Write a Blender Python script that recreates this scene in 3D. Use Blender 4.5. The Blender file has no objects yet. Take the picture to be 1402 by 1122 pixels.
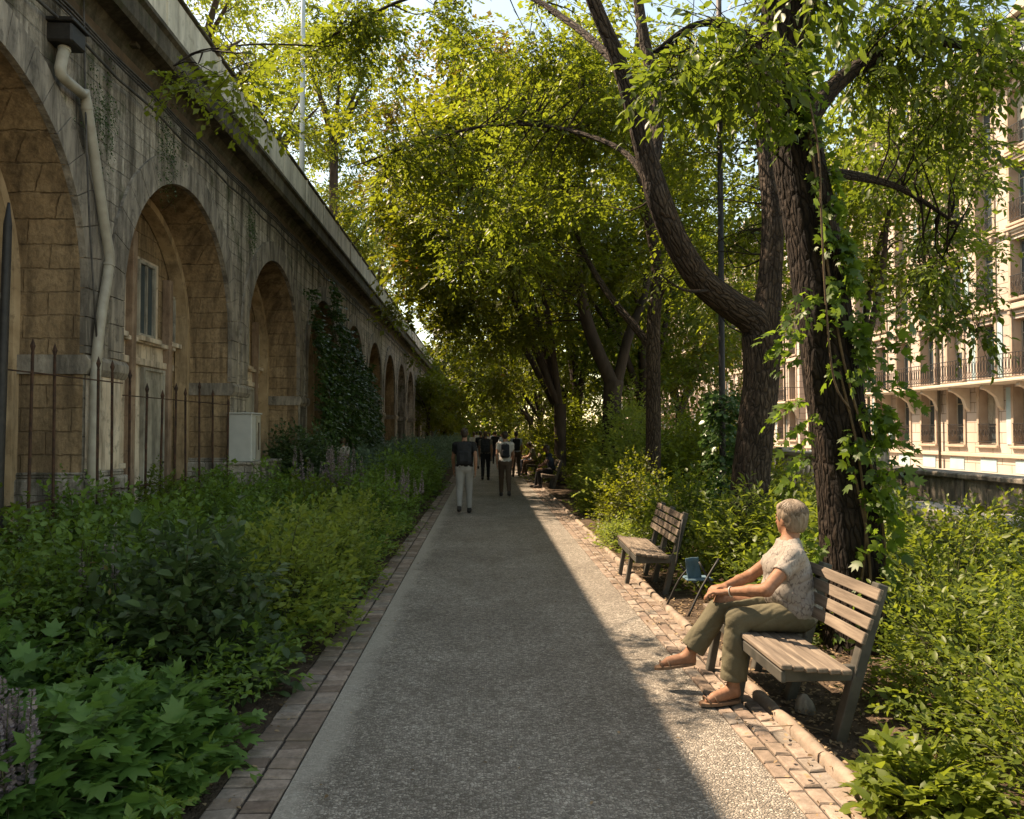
import bpy, bmesh, math, random
import numpy as np
from mathutils import Vector, Matrix, noise as mnoise
random.seed(7); RNG = np.random.default_rng(7)
C = bpy.context.scene
R = math.radians

# ---------------------------------------------------------------- camera
CAMH = 1.7
FPX, VX, VY = 1050.0, 664.0, 592.0
cd = bpy.data.cameras.new('camera'); cam = bpy.data.objects.new('camera', cd)
C.collection.objects.link(cam); C.camera = cam
cd.sensor_width = 36; cd.lens = FPX/1402*36; cd.clip_start = 0.05; cd.clip_end = 2000
cam.location = (0, 0, CAMH)
cam.rotation_euler = (R(90)+math.atan(31/FPX), 0, -math.atan(37/FPX))
# ---------------------------------------------------------------- world, sun, exposure
SUN = Vector((-1.0, 0.60, 1.46)).normalized()
elev = math.asin(SUN.z); azim = math.atan2(SUN.x, SUN.y)
w = bpy.data.worlds.new('World'); C.world = w; w.use_nodes = True
nt = w.node_tree; nt.nodes.clear()
sky = nt.nodes.new('ShaderNodeTexSky'); sky.sky_type = 'NISHITA'; sky.sun_disc = False
sky.sun_elevation = elev; sky.sun_rotation = azim % (2*math.pi)
sky.air_density = 1.0; sky.dust_density = 0.7; sky.ozone_density = 1.0
bgn = nt.nodes.new('ShaderNodeBackground'); bgn.inputs['Strength'].default_value = 0.15
wo = nt.nodes.new('ShaderNodeOutputWorld')
wb = nt.nodes.new('ShaderNodeMix'); wb.data_type = 'RGBA'; wb.blend_type = 'MULTIPLY'; wb.inputs[0].default_value = 1.0; wb.inputs[7].default_value = (1.16, .94, .66, 1)   # daylight white balance of the picture
nt.links.new(sky.outputs[0], wb.inputs[6]); nt.links.new(wb.outputs[2], bgn.inputs[0]); nt.links.new(bgn.outputs[0], wo.inputs[0])
sd = bpy.data.lights.new('sun', 'SUN'); so = bpy.data.objects.new('sun', sd); C.collection.objects.link(so)
sd.energy = 5.0; sd.angle = R(0.5); sd.color = (1.0, 0.78, 0.56)
so.rotation_euler = SUN.to_track_quat('Z', 'Y').to_euler()
C.view_settings.view_transform = 'Standard'; C.view_settings.look = 'None'
C.view_settings.exposure = 1.5; C.view_settings.gamma = 1.0
C.cycles.max_bounces = 6; C.cycles.diffuse_bounces = 3; C.cycles.transmission_bounces = 4
C.cycles.transparent_max_bounces = 6

# ---------------------------------------------------------------- helpers
def W(px, py, Y):
    return Vector(((px-VX)/FPX*Y, Y, CAMH-(py-VY)/FPX*Y))
def setp(o, label=None, cat=None, group=None, kind=None):
    if label: o['label'] = label
    if cat: o['category'] = cat
    if group: o['group'] = group
    if kind: o['kind'] = kind
    return o
def link(name, me, mat=None, parent=None, smooth=False):
    if mat is not None:
        me.materials.append(mat)
    o = bpy.data.objects.new(name, me); C.collection.objects.link(o)
    if parent is not None: o.parent = parent
    if smooth: me.polygons.foreach_set('use_smooth', [True]*len(me.polygons))
    return o
def thing(name, label, cat, group=None, loc=(0, 0, 0), rz=0):
    o = bpy.data.objects.new(name, None); C.collection.objects.link(o)
    o.location = loc; o.rotation_euler = (0, 0, rz); o.empty_display_size = .2
    return setp(o, label, cat, group)
def copy_tree(root, loc, rz=0, label=None, group=None, scale=None):
    def cp(o, par):
        c = o.copy(); C.collection.objects.link(c)
        if par is not None: c.parent = par
        for ch in [x for x in list(bpy.data.objects) if x.parent == o]: cp(ch, c)
        return c
    r = cp(root, None); r.location = loc; r.rotation_euler = (0, 0, rz)
    if label: r['label'] = label
    if group: r['group'] = group
    if scale: r.scale = scale
    return r
class MB:
    """collects boxes, tubes, grids; build() links ONE mesh"""
    def __init__(s): s.v = []; s.f = []; s.bc = []
    def add(s, vs, fs):
        n = len(s.v); s.v += [tuple(p) for p in vs]; s.f += [tuple(i+n for i in f) for f in fs]; return s
    def box(s, a, b, bev=0.0, M=None):
        x0, y0, z0 = a; x1, y1, z1 = b
        if bev > 0:
            vs = []; e = bev
            xs = [x0, x1]; ys = [y0, y1]; zs = [z0, z1]
            idx = {}
            for i in (0, 1):
                for j in (0, 1):
                    for k in (0, 1):
                        sx = e if i == 0 else -e; sy = e if j == 0 else -e; sz = e if k == 0 else -e
                        for ax in range(3):
                            p = [xs[i]+sx, ys[j]+sy, zs[k]+sz]; p[ax] = (xs[i], ys[j], zs[k])[ax]
                            idx[(i, j, k, ax)] = len(vs); vs.append(p)
            fs = []
            for ax in range(3):
                for t in (0, 1):
                    o = [a_ for a_ in range(3) if a_ != ax]; q = []
                    for (u, v_) in ((0, 0), (1, 0), (1, 1), (0, 1)):
                        c = [0, 0, 0]; c[ax] = t; c[o[0]] = u; c[o[1]] = v_; q.append(idx[(*c, ax)])
                    if (t == 0) ^ (ax == 1): q = q[::-1]
                    fs.append(tuple(q))
            for ax in range(3):      # edges parallel to ax
                o = [a_ for a_ in range(3) if a_ != ax]
                for u in (0, 1):
                    for v_ in (0, 1):
                        c0 = [0]*3; c1 = [0]*3; c0[ax] = 0; c1[ax] = 1
                        for c in (c0, c1): c[o[0]] = u; c[o[1]] = v_
                        fs.append((idx[(*c0, o[0])], idx[(*c1, o[0])], idx[(*c1, o[1])], idx[(*c0, o[1])]))
            for i in (0, 1):
                for j in (0, 1):
                    for k in (0, 1): fs.append(tuple(idx[(i, j, k, a_)] for a_ in range(3)))
        else:
            vs = [(x0, y0, z0), (x1, y0, z0), (x1, y1, z0), (x0, y1, z0), (x0, y0, z1), (x1, y0, z1), (x1, y1, z1), (x0, y1, z1)]
            fs = [(3, 2, 1, 0), (4, 5, 6, 7), (0, 1, 5, 4), (1, 2, 6, 5), (2, 3, 7, 6), (3, 0, 4, 7)]
        if M is not None: vs = [M @ Vector(p) for p in vs]
        return s.add(vs, fs)
    def bar(s, a, b, wx, wy, bev=0.0, up=(0, 0, 1)):
        """box-section bar from a to b"""
        a = Vector(a); b = Vector(b); d = b-a; L = d.length; z = d/L
        x = Vector(up).cross(z)
        if x.length < 1e-4: x = Vector((1, 0, 0)).cross(z)
        x.normalize(); y = z.cross(x)
        M = Matrix.Translation(a) @ Matrix((x, y, z)).transposed().to_4x4()
        return s.box((-wx/2, -wy/2, 0), (wx/2, wy/2, L), bev, M)
    def tube(s, pts, rad, n=10, ridge=0.0, seed=0, sub=1, cap=True, flat=1.0):
        P = [Vector(p) for p in pts]; rr = list(rad) if hasattr(rad, '__len__') else [rad]*len(P)
        if sub > 1 and len(P) > 2:
            Q = []; q = []
            for i in range(len(P)-1):
                p0 = P[max(i-1, 0)]; p1 = P[i]; p2 = P[i+1]; p3 = P[min(i+2, len(P)-1)]
                for k in range(sub):
                    t = k/sub
                    Q.append(.5*((2*p1)+(p2-p0)*t+(2*p0-5*p1+4*p2-p3)*t*t+(3*p1-p0-3*p2+p3)*t**3))
                    q.append(rr[i]*(1-t)+rr[i+1]*t)
            Q.append(P[-1]); q.append(rr[-1]); P, rr = Q, q
        base = len(s.v); vs = []; x = None; acc = 0
        for i, p in enumerate(P):
            d = (P[min(i+1, len(P)-1)]-P[max(i-1, 0)])
            d = d.normalized() if d.length > 1e-9 else Vector((0, 0, 1))
            if x is None:
                x = Vector((1, 0, 0)) if abs(d.x) < .9 else Vector((0, 1, 0))
            x = (x-d*x.dot(d)).normalized(); y = d.cross(x)
            if i: acc += (P[i]-P[i-1]).length
            for k in range(n):
                th = 2*math.pi*k/n; r = rr[i]
                if ridge:
                    r *= 1+ridge*(mnoise.noise(Vector((math.cos(th)*3.2+seed, math.sin(th)*3.2, acc*.7)))+.6*mnoise.noise(Vector((math.cos(th)*8+seed, math.sin(th)*8, acc*1.6))))
                vs.append(p+x*(math.cos(th)*r)+y*(math.sin(th)*r*flat)); s.bc.append((math.cos(th)*max(rr[i], .06)+seed, math.sin(th)*max(rr[i], .06), acc))
        m = len(P); fs = [(i*n+k, i*n+(k+1) % n, (i+1)*n+(k+1) % n, (i+1)*n+k) for i in range(m-1) for k in range(n)]
        if cap: fs += [tuple(range(n))[::-1], tuple((m-1)*n+k for k in range(n))]
        return s.add(vs, fs)
    def prism(s, poly, ax, t0, t1):
        """poly: list of 2D points in the two other axes, extruded along axis ax"""
        n = len(poly); vs = []
        for t in (t0, t1):
            for (a, b) in poly:
                p = [a, b]; p.insert(ax, t); vs.append(tuple(p))
        fs = [tuple(range(n)), tuple(range(2*n-1, n-1, -1))]+[(i, i+n, (i+1) % n+n, (i+1) % n) for i in range(n)]
        return s.add(vs, fs)
    def build(s, name, mat, parent=None, smooth=False, auto=None):
        me = bpy.data.meshes.new(name); me.from_pydata(s.v, [], s.f)
        bm = bmesh.new(); bm.from_mesh(me); bmesh.ops.recalc_face_normals(bm, faces=bm.faces); bm.to_mesh(me); bm.free()
        if len(s.bc) == len(s.v):
            at_ = me.attributes.new('barkco', 'FLOAT_VECTOR', 'POINT'); at_.data.foreach_set('vector', np.array(s.bc, np.float32).ravel())
        o = link(name, me, mat, parent, smooth)
        if auto is not None and smooth:
            try: me.set_sharp_from_angle(angle=R(auto))
            except Exception: pass
        return o

# ---------------------------------------------------------------- materials
class NT:
    def __init__(s, m): s.nt = m.node_tree
    def n(s, t, **kw):
        nd = s.nt.nodes.new('ShaderNode'+t)
        for k, v in kw.items():
            if k.startswith('i_'):
                key = k[2:].replace('_', ' ')
                try: key = int(key)
                except ValueError: pass
                sock = nd.inputs[key]
                if hasattr(v, 'is_linked') or isinstance(v, bpy.types.NodeSocket): s.nt.links.new(v, sock)
                else: sock.default_value = v
            else: setattr(nd, k, v)
        return nd
    def ramp(s, fac, stops, interp='LINEAR'):
        nd = s.nt.nodes.new('ShaderNodeValToRGB'); s.nt.links.new(fac, nd.inputs[0]); cr = nd.color_ramp; cr.interpolation = interp
        while len(cr.elements) > 1: cr.elements.remove(cr.elements[-1])
        cr.elements[0].position = stops[0][0]; c = stops[0][1]; cr.elements[0].color = (*(c if hasattr(c, '__len__') else (c,)*3), 1)
        for p, c in stops[1:]:
            e = cr.elements.new(p); e.color = (*(c if hasattr(c, '__len__') else (c,)*3), 1)
        return nd.outputs[0]
    def mix(s, fac, a, b, mode='MIX'):
        nd = s.nt.nodes.new('ShaderNodeMix'); nd.data_type = 'RGBA'; nd.blend_type = mode
        for sock, v in ((nd.inputs[0], fac), (nd.inputs[6], a), (nd.inputs[7], b)):
            if isinstance(v, bpy.types.NodeSocket): s.nt.links.new(v, sock)
            elif hasattr(v, '__len__'): sock.default_value = (*v[:3], 1)
            else: sock.default_value = v
        return nd.outputs[2]
    def math(s, op, a, b=0.0, clamp=False):
        nd = s.nt.nodes.new('ShaderNodeMath'); nd.operation = op; nd.use_clamp = clamp
        for i, v in enumerate((a, b)):
            if isinstance(v, bpy.types.NodeSocket): s.nt.links.new(v, nd.inputs[i])
            else: nd.inputs[i].default_value = v
        return nd.outputs[0]
    def coords(s, scale=(1, 1, 1), order='xyz'):
        tc = s.nt.nodes.new('ShaderNodeTexCoord'); o = tc.outputs['Object']
        if order != 'xyz':
            sp = s.n('SeparateXYZ', i_0=o); cb = s.nt.nodes.new('ShaderNodeCombineXYZ')
            d = {'x': sp.outputs[0], 'y': sp.outputs[1], 'z': sp.outputs[2]}
            if order == 'wall':    # along the wall (x+y), up
                s.nt.links.new(s.math('ADD', d['x'], d['y']), cb.inputs[0]); s.nt.links.new(d['z'], cb.inputs[1]); s.nt.links.new(s.math('SUBTRACT', d['x'], d['y']), cb.inputs[2])
            else:
                for i, ch in enumerate(order): s.nt.links.new(d[ch], cb.inputs[i])
            o = cb.outputs[0]
        if scale != (1, 1, 1):
            mp = s.nt.nodes.new('ShaderNodeMapping'); mp.inputs['Scale'].default_value = scale; s.nt.links.new(o, mp.inputs[0]); o = mp.outputs[0]
        return o
    def noise(s, vec, scale, detail=4, rough=.55):
        nd = s.nt.nodes.new('ShaderNodeTexNoise'); s.nt.links.new(vec, nd.inputs['Vector'])
        nd.inputs['Scale'].default_value = scale; nd.inputs['Detail'].default_value = detail; nd.inputs['Roughness'].default_value = rough
        return nd.outputs[0]
    def vor(s, vec, scale, feature='F1', out=0):
        nd = s.nt.nodes.new('ShaderNodeTexVoronoi'); nd.feature = feature; s.nt.links.new(vec, nd.inputs['Vector']); nd.inputs['Scale'].default_value = scale
        return nd.outputs[out]
    def bump(s, h, strength=.5, dist=.01, normal=None):
        nd = s.nt.nodes.new('ShaderNodeBump'); nd.inputs['Strength'].default_value = strength; nd.inputs['Distance'].default_value = dist
        s.nt.links.new(h, nd.inputs['Height'])
        if normal is not None: s.nt.links.new(normal, nd.inputs['Normal'])
        return nd.outputs[0]
    def out(s, col, rough=.8, normal=None, spec=.3, metal=0.0):
        p = s.nt.nodes.new('ShaderNodeBsdfPrincipled'); o = s.nt.nodes.new('ShaderNodeOutputMaterial')
        for key, v in (('Base Color', col), ('Roughness', rough), ('Specular IOR Level', spec), ('Metallic', metal)):
            if isinstance(v, bpy.types.NodeSocket): s.nt.links.new(v, p.inputs[key])
            elif hasattr(v, '__len__'): p.inputs[key].default_value = (*v[:3], 1)
            else: p.inputs[key].default_value = v
        if normal is not None: s.nt.links.new(normal, p.inputs['Normal'])
        s.nt.links.new(p.outputs[0], o.inputs[0]); return p
def newmat(name):
    m = bpy.data.materials.new(name); m.use_nodes = True; m.node_tree.nodes.clear(); return m, NT(m)
def simple(name, c0, c1, scale=8, rough=.7, bump=.3, bdist=.004, spec=.3, metal=0., stretch=(1, 1, 1), detail=5, grime=0):
    m, t = newmat(name); v = t.coords(stretch); f = t.noise(v, scale, detail)
    f2 = t.noise(v, scale*6, 3)
    col = t.ramp(f, [(.3, c0), (.7, c1)])
    if grime:
        g = t.noise(t.coords((2.2, 2.2, .35)), 1.6, 7, .72); g2 = t.noise(t.coords(), 5.0, 6, .75)
        col = t.mix(t.math('MULTIPLY', t.ramp(g, [(.46, 0.0), (.62, 1.0)]), grime), col, [x*.22 for x in c0]); col = t.mix(t.math('MULTIPLY', t.ramp(g2, [(.54, 0.0), (.66, 1.0)]), grime), col, [x*.4 for x in c0])
    t.out(col, rough, t.bump(f2, bump, bdist), spec, metal); return m

def stone_mat(name, light, dark, stain, bw=.55, bh=.28, stain_amt=.6, moss=.0, bumpd=.03):
    m, t = newmat(name)
    v = t.coords(order='wall')
    wn = t.nt.nodes.new('ShaderNodeTexNoise'); t.nt.links.new(v, wn.inputs['Vector']); wn.inputs['Scale'].default_value = 2.2
    sc = t.nt.nodes.new('ShaderNodeVectorMath'); sc.operation = 'SCALE'; t.nt.links.new(wn.outputs[1], sc.inputs[0]); sc.inputs['Scale'].default_value = .05
    vv = t.n('VectorMath', operation='ADD', i_0=v, i_1=sc.outputs[0])
    wn2 = t.nt.nodes.new('ShaderNodeTexNoise'); t.nt.links.new(v, wn2.inputs['Vector']); wn2.inputs['Scale'].default_value = 13.0
    sc2 = t.nt.nodes.new('ShaderNodeVectorMath'); sc2.operation = 'SCALE'; t.nt.links.new(wn2.outputs[1], sc2.inputs[0]); sc2.inputs['Scale'].default_value = .022
    vv = t.n('VectorMath', operation='ADD', i_0=vv.outputs[0], i_1=sc2.outputs[0])
    br = t.nt.nodes.new('ShaderNodeTexBrick'); t.nt.links.new(vv.outputs[0], br.inputs['Vector'])
    br.inputs['Scale'].default_value = 1; br.inputs['Brick Width'].default_value = bw; br.inputs['Row Height'].default_value = bh
    br.inputs['Mortar Size'].default_value = .012; br.inputs['Mortar Smooth'].default_value = .6; br.inputs['Bias'].default_value = .1
    br.inputs['Color1'].default_value = (*light, 1); br.inputs['Color2'].default_value = (*dark, 1); br.inputs['Mortar'].default_value = (*[c*.55 for c in dark], 1)
    big = t.noise(v, .9, 6, .65); fine = t.noise(v, 14, 6, .7)
    col = t.mix(t.math('MULTIPLY', t.ramp(t.noise(v, 3.1, 4, .6), [(.42, 1.0), (.60, 0.0)]), t.math('SUBTRACT', 1.0, .0)), br.outputs[0], t.mix(.5, light, dark))
    col = t.mix(t.ramp(big, [(.38, 0.0), (.66, .85)]), col, [c*.75 for c in dark])
    col = t.mix(t.ramp(fine, [(.42, 0.0), (.72, .55)]), col, stain)
    vs = t.coords((1, 1, 1), order='wall'); mp = t.nt.nodes.new('ShaderNodeMapping'); mp.inputs['Scale'].default_value = (2.6, .22, 1); t.nt.links.new(vs, mp.inputs[0])
    st = t.noise(mp.outputs[0], 1.5, 6, .65)
    col = t.mix(t.math('MULTIPLY', t.ramp(st, [(.44, 0.0), (.6, 1.0)]), stain_amt), col, stain)
    if moss:
        mz = t.noise(v, 1.3, 5, .7); col = t.mix(t.math('MULTIPLY', t.ramp(mz, [(.55, 0.0), (.66, 1.0)]), moss), col, (.035, .05, .012))
    h = t.math('ADD', t.math('MULTIPLY', br.outputs[1], -1.0), t.math('MULTIPLY', fine, .7))
    t.out(col, .9, t.bump(h, .8, bumpd), .2); return m

def leaf_mat(name, c_dark, c_light, trans, tfac=.45, rough=.45, old=None, spec=.35):
    """leaf blades: colour varies leaf by leaf with the stored 'tint'"""
    m, t = newmat(name)
    at = t.nt.nodes.new('ShaderNodeAttribute'); at.attribute_name = 'tint'; f = at.outputs['Fac']
    stops = [(0, c_dark), (.8, c_light)]
    if old: stops += [(.93, c_light), (.97, old)]
    col = t.ramp(f, stops)
    tcol = t.mix(.5, trans, t.mix(1.0, col, (2.6, 2.6, 2.6), 'MULTIPLY')) if not old else t.ramp(f, [(0, trans), (.92, trans), (.97, [c*1.8 for c in old])])
    p = t.out(col, rough, None, spec)
    tr = t.nt.nodes.new('ShaderNodeBsdfTranslucent'); t.nt.links.new(tcol, tr.inputs[0])
    mx = t.nt.nodes.new('ShaderNodeMixShader'); mx.inputs[0].default_value = tfac
    o = [n for n in t.nt.nodes if n.type == 'OUTPUT_MATERIAL'][0]
    t.nt.links.new(p.outputs[0], mx.inputs[1]); t.nt.links.new(tr.outputs[0], mx.inputs[2]); t.nt.links.new(mx.outputs[0], o.inputs[0])
    return m

M = {}
M['stone'] = stone_mat('weathered_ashlar', (.76, .68, .56), (.43, .38, .31), (.05, .042, .03), bw=.5, bh=.24, stain_amt=.8, moss=.75, bumpd=.06)
M['ring'] = simple('grey_voussoir', (.17, .15, .125), (.42, .37, .30), 3, .9, .6, .03, .2, stretch=(1, 2.5, .6), grime=.65)
M['warm_lit'] = stone_mat('warm_lit_block', (.60, .44, .26), (.34, .235, .13), (.05, .036, .024), bw=.62, bh=.29, stain_amt=.6, bumpd=.04)  # sandstone, with the warm bounce light under the arches mixed into the colour
M['warm_lit_plain'] = simple('warm_lit_rib', (.38, .27, .15), (.56, .42, .26), 3, .9, .5, .01, grime=.6)  # rib stone; its orange tone is bounce light put into the colour
M['plaster'] = simple('cream_plaster', (.58, .46, .33), (.78, .68, .54), 2.2, .9, .4, .006, grime=.75)
M['pinkwood'] = simple('salmon_pilaster', (.27, .18, .12), (.42, .31, .22), 3, .8, .3, .003, grime=.6)
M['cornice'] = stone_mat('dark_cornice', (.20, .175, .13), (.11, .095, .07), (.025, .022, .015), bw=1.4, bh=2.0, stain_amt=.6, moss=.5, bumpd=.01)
M['rust'] = simple('rusty_underside', (.06, .045, .03), (.13, .085, .05), 5, .9, .4, .01)
M['parapet'] = simple('parapet_render', (.48, .44, .35), (.70, .65, .54), 2.5, .9, .3, .005, stretch=(1, 1, .3), grime=.5)
M['pipe'] = simple('cream_pipe', (.30, .27, .21), (.42, .39, .32), 6, .5, .15, .001, .4)
M['dpipe'] = simple('pale_blue_pipe', (.36, .42, .46), (.46, .52, .56), 6, .5, .1, .001, .4)
M['iron'] = simple('black_iron', (.012, .011, .010), (.03, .026, .022), 20, .6, .3, .001, .4)
M['rustiron'] = simple('rusting_iron', (.02, .015, .012), (.09, .045, .025), 14, .8, .4, .002, .3)
M['cable'] = simple('cable_sheath', (.03, .03, .03), (.11, .10, .09), 10, .6, .1, .001)
M['glass'] = None
m, t = newmat('window_glass'); t.out((.05, .07, .08), .08, None, .8); M['glass'] = m
M['white'] = simple('old_white_paint', (.34, .31, .25), (.50, .46, .38), 4, .6, .2, .001, grime=.6)
M['cabinet'] = simple('cabinet_grey', (.42, .42, .40), (.50, .50, .47), 5, .5, .1, .001)

# path of coarse exposed aggregate
m, t = newmat('exposed_aggregate'); v = t.coords((1.0, 1.0, 1)); vs = t.coords((60, 78, 60))
wn = t.n('VectorMath', operation='ADD'); nz = t.nt.nodes.new('ShaderNodeTexNoise'); t.nt.links.new(vs, nz.inputs['Vector']); nz.inputs['Scale'].default_value = .9
t.nt.links.new(vs, wn.inputs[0]); t.nt.links.new(nz.outputs[1], wn.inputs[1])
cell = t.vor(wn.outputs[0], 1.0, 'F1', 1); edge = t.vor(wn.outputs[0], 1.0, 'DISTANCE_TO_EDGE', 0); d1 = t.vor(wn.outputs[0], 1.0, 'F1', 0)
sp = t.n('SeparateColor', i_0=cell)
scol = t.ramp(sp.outputs[0], [(0, (.19, .165, .138)), (.35, (.32, .285, .24)), (.7, (.44, .395, .335)), (1, (.64, .58, .50))])
col = t.mix(t.ramp(edge, [(.02, 1.0), (.13, 0.0)]), scol, (.16, .14, .115))
pn = t.noise(v, .8, 6, .65)
col = t.mix(1.0, col, t.ramp(pn, [(.3, (.74, .72, .69)), (.7, (1.12, 1.12, 1.1))]), 'MULTIPLY')
ps = t.noise(t.coords((1, .35, 1)), 2.2, 7, .75)
col = t.mix(t.ramp(ps, [(.50, 0.0), (.68, .45)]), col, (.15, .13, .10))
pf = t.noise(v, 5.5, 5, .7)
col = t.mix(1.0, col, t.ramp(pf, [(.3, (.84, .83, .81)), (.7, (1.1, 1.1, 1.1))]), 'MULTIPLY')
sx = t.n('SeparateXYZ', i_0=v)
edgeband = t.math('ADD', sx.outputs[0], t.math('MULTIPLY', t.math('SUBTRACT', t.noise(v, 3.0, 5), .5), .35))
lm = t.ramp(edgeband, [(0, 0), (1, 0)])
mr = t.n('MapRange', i_0=edgeband); mr.inputs[1].default_value = -.74; mr.inputs[2].default_value = -.86
fm = t.math('MULTIPLY', mr.outputs[0], .75, True)
col = t.mix(fm, col, t.ramp(t.noise(v, 40, 4), [(.3, (.26, .235, .19)), (.7, (.38, .345, .285))]))
h = t.math('ADD', t.math('MULTIPLY', t.ramp(edge, [(0, 0.0), (.35, 1.0)]), t.math('SUBTRACT', 1.0, fm)), t.math('MULTIPLY', t.noise(v, 60, 3), .5))
t.out(col, .75, t.bump(h, .9, .009), .35); M['path'] = m
m, t = newmat('brick_paver'); v = t.coords()
at = t.nt.nodes.new('ShaderNodeAttribute'); at.attribute_name = 'tint'
c = t.ramp(at.outputs['Fac'], [(0, (.19, .14, .108)), (.4, (.28, .215, .165)), (.75, (.37, .295, .235)), (1, (.26, .228, .19))])
c = t.mix(1.0, c, t.ramp(t.noise(v, 18, 6, .7), [(.3, (.6, .58, .56)), (.7, (1.15, 1.15, 1.15))]), 'MULTIPLY')
c = t.mix(t.ramp(t.noise(v, 2.6, 6, .75), [(.44, 0.0), (.64, .8)]), c, (.14, .11, .08))
t.out(c, .85, t.bump(t.noise(v, 55, 5, .7), .6, .006), .25); M['paver'] = m
M['soil'] = simple('garden_soil', (.045, .032, .022), (.13, .095, .065), 9, .95, .9, .03, .1)
M['kerb'] = simple('kerb_stone', (.17, .135, .10), (.32, .25, .19), 9, .85, .5, .006)
M['asphalt'] = simple('asphalt', (.045, .045, .045), (.07, .068, .065), 20, .9, .3, .004)
M['pavement'] = simple('pavement', (.28, .26, .22), (.38, .35, .30), 3, .9, .2, .003)
M['joint'] = simple('joint_dirt', (.03, .025, .02), (.06, .05, .04), 30, .95, .5, .004)
M['bark'] = None
def bark(name, a, b, c, sc=7, bd=.035):
    m, t = newmat(name); at = t.nt.nodes.new('ShaderNodeAttribute'); at.attribute_name = 'barkco'
    def cc(z):
        w_ = t.nt.nodes.new('ShaderNodeTexNoise'); t.nt.links.new(at.outputs['Vector'], w_.inputs['Vector']); w_.inputs['Scale'].default_value = 7
        s_ = t.nt.nodes.new('ShaderNodeVectorMath'); s_.operation = 'SCALE'; t.nt.links.new(w_.outputs[1], s_.inputs[0]); s_.inputs['Scale'].default_value = .05
        ad = t.n('VectorMath', operation='ADD', i_0=at.outputs['Vector'], i_1=s_.outputs[0]); mp = t.nt.nodes.new('ShaderNodeMapping'); mp.inputs['Scale'].default_value = (1, 1, z); t.nt.links.new(ad.outputs[0], mp.inputs[0]); return mp.outputs[0]
    v = cc(.22); v2 = cc(.6)
    n1 = t.noise(v, sc, 6, .65); vr = t.vor(v, sc*3.2, 'DISTANCE_TO_EDGE'); n2 = t.noise(v2, sc*5, 5, .7)
    col = t.ramp(n1, [(.3, a), (.55, b), (.75, c)])
    col = t.mix(t.ramp(vr, [(0, .8), (.12, 0.0)]), col, [x*.4 for x in a])
    col = t.mix(1.0, col, t.ramp(n2, [(.3, .65), (.7, 1.2)]), 'MULTIPLY')
    h = t.math('ADD', t.ramp(vr, [(0, 0.0), (.25, 1.0)]), t.math('MULTIPLY', n2, .6))
    t.out(col, .9, t.bump(h, .9, bd), .2); return m
M['bark'] = bark('brown_bark', (.035, .025, .017), (.08, .058, .04), (.16, .12, .083))
M['bark_dark'] = bark('dark_bark', (.014, .010, .007), (.034, .024, .016), (.085, .06, .042), 8, .04)
M['bark_far'] = simple('far_bark', (.025, .019, .014), (.07, .05, .036), 6, .9, .5, .02, stretch=(1, 1, .3))
M['stem'] = simple('green_stem', (.035, .045, .015), (.08, .085, .03), 10, .7, .2, .002)
M['vine_stem'] = simple('vine_stem', (.06, .04, .022), (.15, .10, .05), 10, .8, .3, .003)
M['benchwood'] = None
m, t = newmat('weathered_slat'); v = t.coords((14, .9, 14)); n1 = t.noise(v, 2.2, 6, .6); n2 = t.noise(t.coords((60, 3, 60)), 1.5, 4)
col = t.ramp(n1, [(.3, (.085, .066, .048)), (.5, (.16, .125, .092)), (.72, (.26, .21, .155))])
t.out(col, .75, t.bump(n2, .5, .004), .3); M['benchwood'] = m
M['benchframe'] = simple('painted_frame', (.035, .034, .028), (.085, .078, .062), 9, .6, .3, .002, .4)
# ---------------------------------------------------------------- foliage
SHAPES = {
 # verts (along, across, up), faces
 'rhomb': ([(0, 0, 0), (.45, .5, .10), (1, 0, -.06), (.45, -.5, .10)], [(0, 2, 1), (0, 3, 2)]),
 'ovate': ([(0, 0, 0), (.5, 0, 0), (1, 0, -.14), (.25, .42, .07), (.62, .42, .03), (.25, -.42, .07), (.62, -.42, .03)],
           [(0, 1, 3), (1, 2, 4, 3), (0, 5, 1), (1, 5, 6, 2)]),
 'twig': ([(0, -.5, 0), (0, .5, 0), (.5, .4, .02), (1, .15, 0), (1, -.15, 0), (.5, -.4, .02)], [(0, 5, 2, 1), (5, 4, 3, 2)]),
 'lobed': ([(0, 0, 0), (.42, 0, .03), (1, 0, -.12), (.66, .2, .0), (.8, .5, -.05), (.42, .36, .05), (.34, .66, -.04), (.1, .34, .04),
            (.66, -.2, .0), (.8, -.5, -.05), (.42, -.36, .05), (.34, -.66, -.04), (.1, -.34, .04)],
           [(0, 1, 7), (1, 5, 6, 7), (1, 3, 4, 5), (1, 2, 3), (0, 12, 1), (1, 12, 11, 10), (1, 10, 9, 8), (1, 8, 2)]),
}
def nrm(a): return a/np.maximum(np.linalg.norm(a, axis=-1, keepdims=True), 1e-9)
def leaf_arrays(P, A, N, L, Wd, shape):
    T, F = SHAPES[shape]; T = np.array(T); A = nrm(A); N = nrm(N-A*np.sum(N*A, 1, keepdims=True)); B = np.cross(N, A)
    n = len(P)
    V = (P[:, None]+A[:, None]*(T[None, :, 0:1]*L[:, None, None])+B[:, None]*(T[None, :, 1:2]*Wd[:, None, None])+N[:, None]*(T[None, :, 2:3]*L[:, None, None]))
    return V.reshape(-1, 3), n
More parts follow.
